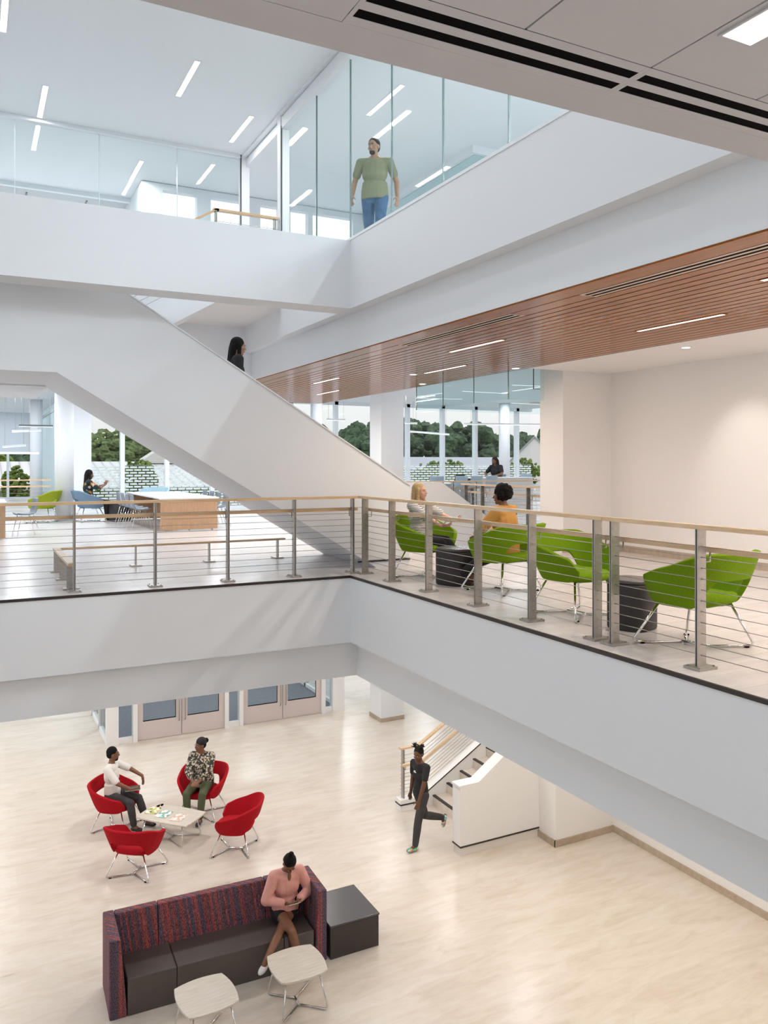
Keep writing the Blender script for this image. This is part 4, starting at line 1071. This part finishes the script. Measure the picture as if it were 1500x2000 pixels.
    # clothes ---------------------------------------------------------------------
    if pants:
        m = MB(); m.ell(P + V((0, 0, -.005)), (.158 * b + .012, .116 * b + .012, .125), R=TM)
        g = .012
        leg(m, hipR, kR, aR, g, pleg); leg(m, hipL, kL, aL, g, pleg)
        obj('trousers' if pleg > 1.3 else 'shorts', remesh(m, max(vox, .008), 4, 'trousers'), pants, t)
    if shirt:
        m = MB(); torso(m, loose); arm(m, sR, eR, wR, loose, sleeve); arm(m, sL, eL, wL, loose, sleeve)
        obj('shirt', remesh(m, max(vox, .008), 5, 'shirt'), shirt, t)
    if shoes:
        for a, td in ((aR, V(tr)), (aL, V(tl))):
            td = td.normalized(); dn = V((0, 0, -1)); dn = (dn - td * dn.dot(td)).normalized(); sd = td.cross(dn)
            Mx = Matrix((sd, td, -dn)).transposed(); m = MB()
            m.ell(a + dn * .040 - td * .005, (.043, .055, .040), R=Mx); m.ell(a + dn * .050 + td * .085, (.046, .088, .034), R=Mx); m.ell(a + dn * .045 + td * .03, (.042, .07, .036), R=Mx)
            obj('shoe', remesh(m, .007, 2, 'shoe'), shoes, t)
    # hair ------------------------------------------------------------------------
    m = MB(); he = lambda c, r: m.ell(hp(*c), r, R=HM, n=18, m=12)
    if hair in ('short', 'fade', 'curly', 'puffs', 'bun', 'topbun', 'band'):
        he((0, -.024, .040), (.081, .094, .092)); he((0, -.050, .000), (.070, .062, .075))
        if hair == 'fade': pass
        if hair == 'curly':
            rn = random.Random(5)
            for _ in range(90):
                v = V((rn.uniform(-1, 1), rn.uniform(-1, .55), rn.uniform(-.55, 1))).normalized(); he((v.x * .092, -.03 + v.y * .100, .035 + v.z * .100), (.028, .028, .028))
            he((0, -.035, .035), (.095, .10, .105))
        if hair == 'puffs':
            rn = random.Random(9)
            for s_ in (-1, 1):
                for k in range(12):
                    a_ = hp(.050 * s_, -.01, .118); v = HM @ V((s_ * rn.uniform(.1, 1), rn.uniform(-.7, .6), rn.uniform(.1, 1))).normalized(); m.cap(a_, a_ + v * rn.uniform(.05, .085), .016, .007, 6)
        if hair == 'bun': he((0, -.118, .055), (.048, .042, .045))
        if hair == 'topbun': he((0, -.082, .128), (.036, .034, .032))
    if hair == 'long':
        he((0, -.026, .036), (.085, .098, .095)); he((0, -.075, -.02), (.078, .055, .11))
        for s_ in (-1, 1): m.cap(hp(.070 * s_, -.01, .02), N + R * .085 * s_ + F * .02 - U * .03, .030, .026)
        for s_ in (-1, 0, 1): m.cap(hp(.04 * s_, -.08, -.03), N + R * .055 * s_ - F * .085 - U * .16, .046, .03)
    if hair == 'blonde':
        he((0, -.026, .036), (.084, .098, .095)); he((0, -.065, -.01), (.078, .06, .10))
        for s_ in (-1, 1):
            m.cap(hp(.072 * s_, .01, .03), hp(.082 * s_, .005, -.08), .027, .027); m.cap(hp(.082 * s_, .005, -.08), N + R * .105 * s_ + F * .06 - U * .10, .027, .020)
        for s_ in (-1, 0, 1): m.cap(hp(.04 * s_, -.07, -.03), N + R * .05 * s_ - F * .07 - U * .10, .045, .03)
    ho = obj('hair', remesh(m, .007, 2, 'hair'), hairm, t)
    if beard:
        m = MB(); m.ell(hp(0, .052, -.085), (.040, .040, .034), R=HM); m.ell(hp(0, .084, -.044), (.022, .008, .005), R=HM)
        obj('beard', m, hairm, t)
    J = dict(hp=hp, HM=HM, wR=wR, wL=wL, N=N, C=C, P=P, F=F, R=R, U=U, t=t, kR=kR, kL=kL, S=S)
    if extras: extras(J)
    return t, J

def glasses(J):
    hp, HM = J['hp'], J['HM']; m = MB()
    for s_ in (-1, 1):
        m.tube([hp(.030 * s_ + .019 * cos(a), .097, .003 + .016 * sin(a)) for a in [2 * pi * k / 14 for k in range(15)]], .0018, 5)
        m.tube([hp(.048 * s_, .095, .006), hp(.078 * s_, .0, .004)], .0018, 5)
    m.tube([hp(-.011, .099, .006), hp(.011, .099, .006)], .0018, 5)
    obj('glasses', m, mat('spectacle_frame', (.05, .04, .035), .3), J['t'])

# fabrics of clothes
WHITET = mat('white_cotton', (.74, .71, .67), .9, bump=.15, bscale=30); CHAR = mat('charcoal_trousers', (.040, .036, .038), .85, bump=.2, bscale=40, vary=.15)
OLIVE = mat('olive_trousers', (.075, .085, .040), .85, bump=.2, bscale=30); BLACKF = mat('black_cloth', (.012, .011, .013), .85, bump=.2, bscale=40)
PINK = mat('pink_blouse', (.66, .31, .265), .7, bump=.6, bscale=16, vary=.06, vscale=12, sheen=.2); JEANS = mat('blue_jeans', (.055, .13, .25), .9, bump=.2, bscale=60, vary=.25, vscale=14)
OLIVET = mat('olive_green_tee', (.24, .25, .15), .9, bump=.2, bscale=30)
BLSHOE = mat('black_shoe', (.012, .010, .010), .35); WHSHOE = mat('white_shoe', (.72, .70, .68), .5); BRSHOE = mat('dark_brown_shoe', (.05, .028, .02), .4)
def patt(name, stops, scale, kind='VORONOI', rough=.8, stretch=(1, 1, 1)):
    def f(nt, b, mp, L):
        mp.inputs['Scale'].default_value = stretch
        if kind == 'VORONOI':
            n = nt.nodes.new('ShaderNodeTexVoronoi'); n.inputs['Scale'].default_value = scale; L(mp.outputs['Vector'], n.inputs['Vector'])
            sp = nt.nodes.new('ShaderNodeSeparateColor'); L(n.outputs['Color'], sp.inputs[0]); src = sp.outputs[0]
        elif kind == 'WAVE':
            n = nt.nodes.new('ShaderNodeTexWave'); n.bands_direction = 'Z'; n.inputs['Scale'].default_value = scale; n.inputs['Distortion'].default_value = 1.2; n.inputs['Detail'].default_value = 1; L(mp.outputs['Vector'], n.inputs['Vector']); src = n.outputs['Fac']
        else:
            n = nt.nodes.new('ShaderNodeTexNoise'); n.inputs['Scale'].default_value = scale; n.inputs['Detail'].default_value = 1; L(mp.outputs['Vector'], n.inputs['Vector']); src = n.outputs['Fac']
        r = ramp(nt, stops, 'CONSTANT'); L(src, r.inputs['Fac']); L(r.outputs['Color'], b.inputs['Base Color'])
    return tex_mat(name, f, rough)
LEOP = patt('cream_black_print', [(0, (.03, .028, .025)), (.45, (.45, .40, .30)), (.62, (.06, .055, .05)), (.76, (.55, .50, .42)), (.93, (.30, .26, .12))], 42)
STRIPET = patt('white_black_striped', [(0, (.72, .70, .68)), (.74, (.04, .04, .045))], 14, 'WAVE')
ORANGE = patt('orange_blouse_black_marks', [(0, (.58, .29, .07)), (.93, (.015, .014, .014))], 9, stretch=(1, 1, .6))
FLORAL = patt('black_floral', [(0, (.012, .014, .014)), (.62, (.16, .22, .05)), (.72, (.50, .22, .06)), (.80, (.55, .50, .40)), (.88, (.02, .10, .10))], 16)
CLOG = patt('multicolour_clog', [(0, (.08, .42, .36)), (.3, (.75, .70, .62)), (.5, (.65, .12, .22)), (.68, (.62, .50, .06)), (.82, (.12, .35, .55))], 38)

# man in white t-shirt ------------------------------------------------------------------
def man_x(J):
    glasses(J)
person('man in a white t-shirt and glasses gesturing while seated in a red chair', (2.27, 14.76, 0), face(.80, -.60), BROWNSKIN, P=(0, -.08, .58), lean=-.06, head=(.42, .12), twist=.15,
       hr=(.10, .30, .70), pr=(1, -.3, -.3), hl=(-.24, .36, .80), pl=(-1, -.2, .5), dr=(-.4, .8, .15), nr=(0, -.2, 1), dl=(.35, .4, -1), nl=(1, -.6, 0), curl=.2,
       fr=(.13, .38, .09), fl=(-.10, .50, .09), kr=(.3, .8, 1), kl=(-.2, .8, 1), sc_=1.03, sh=.19, shirt=WHITET, sleeve=.85, loose=.018, pants=CHAR, shoes=BLSHOE, hair='fade', hairm=HAIRB, beard=True, extras=man_x)
M = Matrix.Rotation(face(.80, -.60), 4, 'Z')
t = empty('notebook', V((2.27, 14.76, 0)) + (M @ V((-.03, .28, .675))), face(.80, -.60) + .5, 'dark notebook lying on the lap of the man in the white t-shirt', 'notebook')
obj('cover', MB().box((-.10, -.13, 0), (.10, .13, .014)), mat('dark_slate_cover', (.035, .04, .045), .5), t); obj('pages', MB().box((-.097, -.127, .003), (.103, .127, .011)), mat('paper', (.8, .79, .76)), t)
# woman in printed blouse -----------------------------------------------------------------
def wom_x(J):
    glasses(J)
    hp, HM = J['hp'], J['HM']
    m = MB(); m.ell(hp(0, -.022, .050), (.0835, .098, .089), R=HM, n=20, m=14); obj('head_wrap', m, mat('black_cloth', (.012, .011, .013)), J['t'])
person('woman in a printed blouse and olive trousers seated in a red chair', (3.74, 14.60, 0), face(-.55, -.83), BROWNSKIN, P=(0, -.03, .585), lean=.03, head=(-.75, .02),
       hr=(.055, .30, .68), hl=(-.045, .31, .68), pr=(1, -.3, -.2), pl=(-1, -.3, -.2), dr=(-.7, .7, -.1), dl=(.7, .7, -.1), nr=(-.3, -.3, -1), nl=(.3, -.3, -1), curl=.6,
       fr=(.11, .42, .09), fl=(-.11, .42, .09), kr=(.2, .8, 1), kl=(-.2, .8, 1), sc_=1.02, build=1.22, female=True, shirt=LEOP, sleeve=1.55, loose=.022, pants=OLIVE, shoes=BLSHOE, hair='bun', hairm=HAIRB, extras=wom_x)
# woman in pink ---------------------------------------------------------------------------
person('woman in a pink blouse with crossed bare legs on the striped sofa', (3.67, 10.0, 0), pi, BROWNSKIN, P=(0, .00, .56), lean=.12, head=(.05, .85),
       hr=(.085, .235, .735), hl=(-.085, .235, .735), pr=(1, -.45, -.5), pl=(-1, -.45, -.5), dr=(-.5, .75, .1), dl=(.5, .75, .1), nr=(-.6, 0, 1), nl=(.6, 0, 1), curl=.5,
       fr=(.0, .53, .09), fl=(.46, .60, .33), kr=(.15, .8, 1), kl=(.10, .9, 1.3), tr=(-.2, 1, 0), tl=(.8, .6, -.25), sc_=1.03, female=True, shirt=PINK, sleeve=1.82, loose=.024, pants=BLACKF, pleg=.22, shoes=WHSHOE, hair='topbun', hairm=HAIRB,
       extras=lambda J: obj('neckline', MB().ell(J['S'] + J['F'] * .096 + J['U'] * .01, (.024, .016, .065), R=Matrix((J['R'], J['F'], J['U'])).transposed()), BROWNSKIN, J['t']) and obj('watch', MB().tube([J['wL'] + V((0, -.02, 0)) + V((.0, .0, 0)), J['wL'] + V((-.004, -.035, 0))], .034, 12), BLACK, J['t']))
t = empty('phone', (3.67, 10.0 - .33, .765), 0, 'pale phone held by the woman in pink', 'phone')
obj('body', MB().cbox((0, 0, .004), (.15, .072, .008), Matrix.Rotation(-.5, 4, 'X')), mat('pale_phone', (.6, .57, .55), .3), t, bevel=.002)
# walking girl ------------------------------------------------------------------------------
def girl_x(J):
    N, F, R, U, C = J['N'], J['F'], J['R'], J['U'], J['C']
    m = MB(); q = C + F * .128 + U * .09
    for z, w in ((.0, .035), (-.020, .055)): m.cbox(q + U * z, (w, .012, .007))
    obj('chest_lettering', m, mat('white_print', (.75, .75, .74), .7), J['t'])
person('girl in a black t-shirt and patterned clogs striding past the foot of the stairs', (6.68, 11.66, 0), face(-1, -.12), DARKSKIN, P=(0, 0, .93), lean=.03, head=(.25, .15), twist=.12,
       hr=(.26, .02, .86), hl=(-.22, .22, .84), pr=(.3, -1, 0), pl=(-.3, -1, 0), fr=(.04, -.50, .36), fl=(-.07, .17, .085), kr=(0, 1, .4), kl=(0, 1, 0), tr=(0, .30, -1), tl=(.05, 1, .05), sc_=.99, build=.86, sh=.165,
       female=True, shirt=BLACKF, sleeve=.62, pants=CHAR, pleg=1.93, shoes=CLOG, hair='puffs', hairm=HAIRB, loose=.012, extras=girl_x)
# blonde woman --------------------------------------------------------------------------------
rzb = face(.50, -.87)
person('blonde woman in a black and white striped shirt with a magazine in a green chair', (5.42, 9.30, Z2), rzb, FAIRSKIN, P=(0, -.12, .55), lean=-.05, head=(.10, .05),
       hr=(.16, .33, .74), hl=(-.20, .33, .80), pr=(1, -.3, -.4), pl=(-1, -.3, -.4), dr=(-.3, .9, .1), dl=(.3, .8, .2), nr=(-.6, 0, 1), nl=(.6, 0, 1), curl=.35,
       fr=(.10, .34, .09), fl=(.14, .60, .30), kr=(.1, .8, 1), kl=(-.3, .8, 1), tl=(.4, .8, -.5), sc_=.95, build=1.05, female=True, shirt=STRIPET, sleeve=.9, loose=.022, pants=BLACKF, shoes=BLSHOE, hair='blonde', hairm=HAIRBL)
M = Matrix.Rotation(rzb, 4, 'Z')
t = empty('open_magazine', V((5.42, 9.30, Z2)) + (M @ V((-.03, .40, .75))), rzb, 'open magazine with a red edge held by the blonde woman', 'magazine')
obj('page', MB().box((-.20, -.12, 0), (0, .12, .005), Matrix.Rotation(.12, 4, 'Y')), M2, t); obj('page', MB().box((0, -.12, 0), (.20, .12, .005), Matrix.Rotation(-.15, 4, 'Y')), mat('paper', (.8, .79, .76)), t)
obj('cover', MB().box((.01, -.11, .006), (.19, .02, .012), Matrix.Rotation(-.15, 4, 'Y')), mat('red_cover', (.45, .02, .02), .4), t)
# woman in orange -------------------------------------------------------------------------------
person('woman in an orange blouse seen from behind in a green chair', (5.66, 7.90, Z2), face(-.35, .93), BROWNSKIN, P=(0, -.05, .55), lean=.05, head=(.35, .02),
       hr=(.14, .32, .68), hl=(-.14, .32, .68), pr=(1, -.3, -.3), pl=(-1, -.3, -.3), dr=(-.4, .8, -.1), dl=(.4, .8, -.1), curl=.5,
       fr=(.03, .52, .09), fl=(-.08, .70, .085), kr=(.2, .8, 1), kl=(-.2, .8, 1), sc_=.95, build=1.12, female=True, shirt=ORANGE, sleeve=1.7, loose=.026, pants=BLACKF, pleg=1.7, shoes=BRSHOE, hair='curly', hairm=HAIRB)
# woman with tablet -------------------------------------------------------------------------------
rzt = face(.95, .1)
person('woman with long black hair reading a tablet in a slate blue chair', (2.72, 22.1, Z2), rzt, BROWNSKIN, P=(0, -.04, .575), lean=-.02, head=(-.05, .22),
       hr=(.10, .36, .96), hl=(-.06, .40, .95), pr=(.6, 0, -1), pl=(-.6, 0, -1), dr=(-.2, .4, .9), dl=(.2, .4, .9), nr=(-.5, .5, 0), nl=(.5, .5, 0), curl=.4,
       fr=(.08, .42, .09), fl=(.16, .82, .40), kr=(.1, .8, 1), kl=(0, .6, 1), tl=(0, .8, -.3), sc_=1.0, female=True, shirt=FLORAL, sleeve=1.0, loose=.022, pants=BLACKF, pleg=1.85, shoes=BRSHOE, hair='long', hairm=HAIRB, vox=.01)
M = Matrix.Rotation(rzt, 4, 'Z')
t = empty('tablet', V((2.72, 22.1, Z2)) + (M @ V((.02, .47, 1.04))), rzt, 'thin pale tablet held up by the woman with long black hair', 'tablet')
obj('body', MB().cbox((0, 0, 0), (.20, .008, .26), Matrix.Rotation(-.75, 4, 'X')), mat('pale_phone', (.6, .57, .55)), t)
# far woman at the tall table ----------------------------------------------------------------------
person('woman in a black t-shirt working at the tall white table in front of the windows', (14.70, 20.85, Z2 + .30), face(-.95, -.35), BROWNSKIN, P=(0, -.02, .62), lean=.12, head=(.05, .30),
       hr=(.16, .34, .80), hl=(-.16, .36, .80), pr=(1, -.2, -.6), pl=(-1, -.2, -.6), dr=(-.4, .8, 0), dl=(.4, .8, 0), curl=.3,
       fr=(.10, .42, .10), fl=(-.10, .42, .10), kr=(0, .8, 1), kl=(0, .8, 1), sc_=1.03, build=1.2, female=True, shirt=BLACKF, sleeve=.65, loose=.018, pants=CHAR, shoes=BLSHOE, hair='long', hairm=HAIRBR, vox=.01)
dup(b0, (14.74, 20.87, Z2), face(-.95, -.35), 'pale blue high chair the far woman sits on')
# man walking on the third floor ---------------------------------------------------------------------
person('man in an olive green t-shirt and blue jeans walking behind the third floor glass', (5.30, 10.62, Z3), face(-.55, -.83), TANSKIN, P=(0, 0, .93), lean=.0, head=(-.35, .1),
       hr=(.31, .05, .90), hl=(-.31, -.02, .90), pr=(.4, -1, 0), pl=(-.4, -1, 0), fr=(.09, -.22, .10), fl=(-.09, .26, .085), kr=(0, 1, .2), kl=(0, 1, 0), tr=(0, 1, -.3), sc_=1.07, build=1.12, sh=.2,
       shirt=OLIVET, sleeve=.62, loose=.014, pants=JEANS, shoes=BLSHOE, hair='fade', hairm=HAIRBR, beard=True)
# woman on the staircase -------------------------------------------------------------------------------
person('woman with long black hair and a black top walking down behind the stair parapet', (3.36, 11.30, 6.49), face(1, 0), TANSKIN, P=(0, 0, .90), lean=.04, head=(.0, .10),
       fr=(.09, -.05, .085), fl=(-.09, .30, -.09), sc_=1.05, female=True, shirt=BLACKF, sleeve=1.9, loose=.02, pants=BLACKF, shoes=BLSHOE, hair='long', hairm=HAIRB)

# ================================================================== LIGHT, SKY, CAMERA
def area(name, loc, size, power, col, rot=(0, 0, 0), vis=True):
    l = bpy.data.lights.new(name, 'AREA'); l.shape = 'RECTANGLE'; l.size, l.size_y = size; l.energy = power; l.color = col
    o = bpy.data.objects.new(name, l); COL.objects.link(o); o.location = loc; o.rotation_euler = rot
    return o
for x, y, z, w, L, p, c in LIGHTS: area('lamp_and_fill_light', (x, y, z), (w, L), p, c)
# unseen fill lights added to even out the atrium, no fixtures modelled
CW = (.90, .955, 1)
for x in (-1.8, .9, 3.0):
    for y in (4.2, 6.9, 9.2): area('lamp_and_fill_light', (x, y, ZC - .02), (.075, 1.2), 13, CW)
for x in (-4.5, -1.2, 1.6, 3.4):
    for y in (-1.2, -3.0, -4.8): area('lamp_and_fill_light', (x, y, 7.97), (.12, 1.2), 24, (1, .98, .97))  # added fill: bounces off the floor to lift the near ceiling
for y in (-4, -1.0, 2.2): area('lamp_and_fill_light', (6.98, y, 7.95), (.06, 1.2), 60, (1, .85, .71))  # unseen fill added to lift the lounge floor
for y in (4.5, 1.5, -2): area('lamp_and_fill_light', (8.9, y, 7.97), (.06, 1.2), 36, (1, .98, .98))  # unseen fill added for the lounge wall
for x, y in ((6.2, 2), (9.5, 2), (13, 3), (6.2, -1.5), (11, 4), (8, .5)): area('lamp_and_fill_light', (x, y, ZC - .02), (.075, 1.2), 250, CW)  # added fill for the third floor, hidden by the near ceiling
for x in (-6, -4):
    area('lamp_and_fill_light', (x, 16.0, ZC - .02), (.075, 1.2), 42, CW)  # fill added off to the left, behind the far glass
for x in (-4, -1.6, .8, 2.6):
    for y in (20.2, 23.6): area('lamp_and_fill_light', (x, y, ZC - .06), (.3, 1.2), 45, CW)  # added fill for the far end of the third floor
# fill lights added under the second floor to brighten the ground floor
for x, y in ((6.0, 1.0), (6.0, 4.0), (6.0, 7.0), (8.4, 2.5), (8.4, 5.5), (8.4, 8.5), (6.2, 10.2)): area('added_fill_light', (x, y, 3.58), (.15, .15), 32, (1, .89, .77))
for x in (-6, -3, 0, 3, 6, 9):
    for y in (11.8, 14.6, 17.4): area('added_fill_light', (x, y, 3.46), (.15, .15), 26, (1, .98, .96))
for x in (-6, -3, 0, 11, 14):
    for y in (20.5, 24): area('added_fill_light', (x, y, 3.46), (.3, .3), 55, CW)  # added fill for the dim far parts of the ground floor
for x in (-5, -2, 1, 4, 6.5):
    for y in (17, 20.3, 23.6): area('lamp_and_fill_light', (x, y, 8.57 if x != 6.5 else 7.95), (.12, 1.2), 55, CW)  # fill added to brighten the far left of the second floor
for x in (10.2, 12.4, 14.5, 17):
    for y in (16, 19.5, 23): area('lamp_and_fill_light', (x, y, 8.57), (.12, 1.2), 22, CW)  # added fill for the window side of the second floor
for x in (-4, -1, 1.5):
    for y in (28, 32, 36): area('lamp_and_fill_light', (x, y, 8.57), (.12, 1.2), 34, CW)  # fill added inside the far hall
for x in (4.2, 7.0): area('added_fill_light', (x, 21.5, 3.46), (.3, .3), 70, CW)  # added fill inside the vestibule, no fixtures there
# spot on the white wall
s = bpy.data.lights.new('wall_spot', 'SPOT'); s.energy = 60; s.spot_size = radians(58); s.spot_blend = .8; s.color = (1, .93, .85); s.shadow_soft_size = .05
o = bpy.data.objects.new('wall_spot', s); COL.objects.link(o); o.location = (8.61, 7.8, 7.96)
o.rotation_euler = (V((9.95, 7.9, 6.4)) - o.location).to_track_quat('-Z', 'Y').to_euler()

w = bpy.data.worlds.new('sky'); sc.world = w; w.use_nodes = True; nt = w.node_tree; L = nt.links.new
bg = nt.nodes['Background']; tc = nt.nodes.new('ShaderNodeTexCoord'); sx = nt.nodes.new('ShaderNodeSeparateXYZ'); L(tc.outputs['Generated'], sx.inputs[0])
r = ramp(nt, [(.0, (.40, .40, .38)), (.5, (.50, .49, .485)), (.56, (.62, .62, .62)), (.66, (.92, .95, 1.0)), (1, (.82, .91, 1.0))])
mr = nt.nodes.new('ShaderNodeMapRange'); mr.inputs['From Min'].default_value = -1; L(sx.outputs[2], mr.inputs['Value']); L(mr.outputs['Result'], r.inputs['Fac']); L(r.outputs['Color'], bg.inputs['Color'])
bg.inputs['Strength'].default_value = 1.7

cam = bpy.data.cameras.new('camera'); co = bpy.data.objects.new('camera', cam); COL.objects.link(co)
A_ = atan2(803.5, 1565)
co.location = (0, 0, 6.43); co.rotation_euler = (pi / 2, 0, -A_)
cam.sensor_fit = 'HORIZONTAL'; cam.sensor_width = 36; cam.lens = 1565 / 1500 * 36
cam.shift_x = 0; cam.shift_y = (904 - 1000) / 1500 * 1.0
cam.clip_end = 600; cam.clip_start = .05
sc.camera = co
sc.view_settings.view_transform = 'Standard'; sc.view_settings.look = 'None'; sc.view_settings.gamma = 1; sc.view_settings.use_curve_mapping = False
sc.view_settings.exposure = 0.0
try:
    c = sc.cycles; c.use_denoising = True; c.max_bounces = 9; c.diffuse_bounces = 6; c.glossy_bounces = 4; c.transmission_bounces = 6; c.transparent_max_bounces = 40
    c.caustics_reflective = False; c.caustics_refractive = False; c.sample_clamp_indirect = 6
except Exception: pass
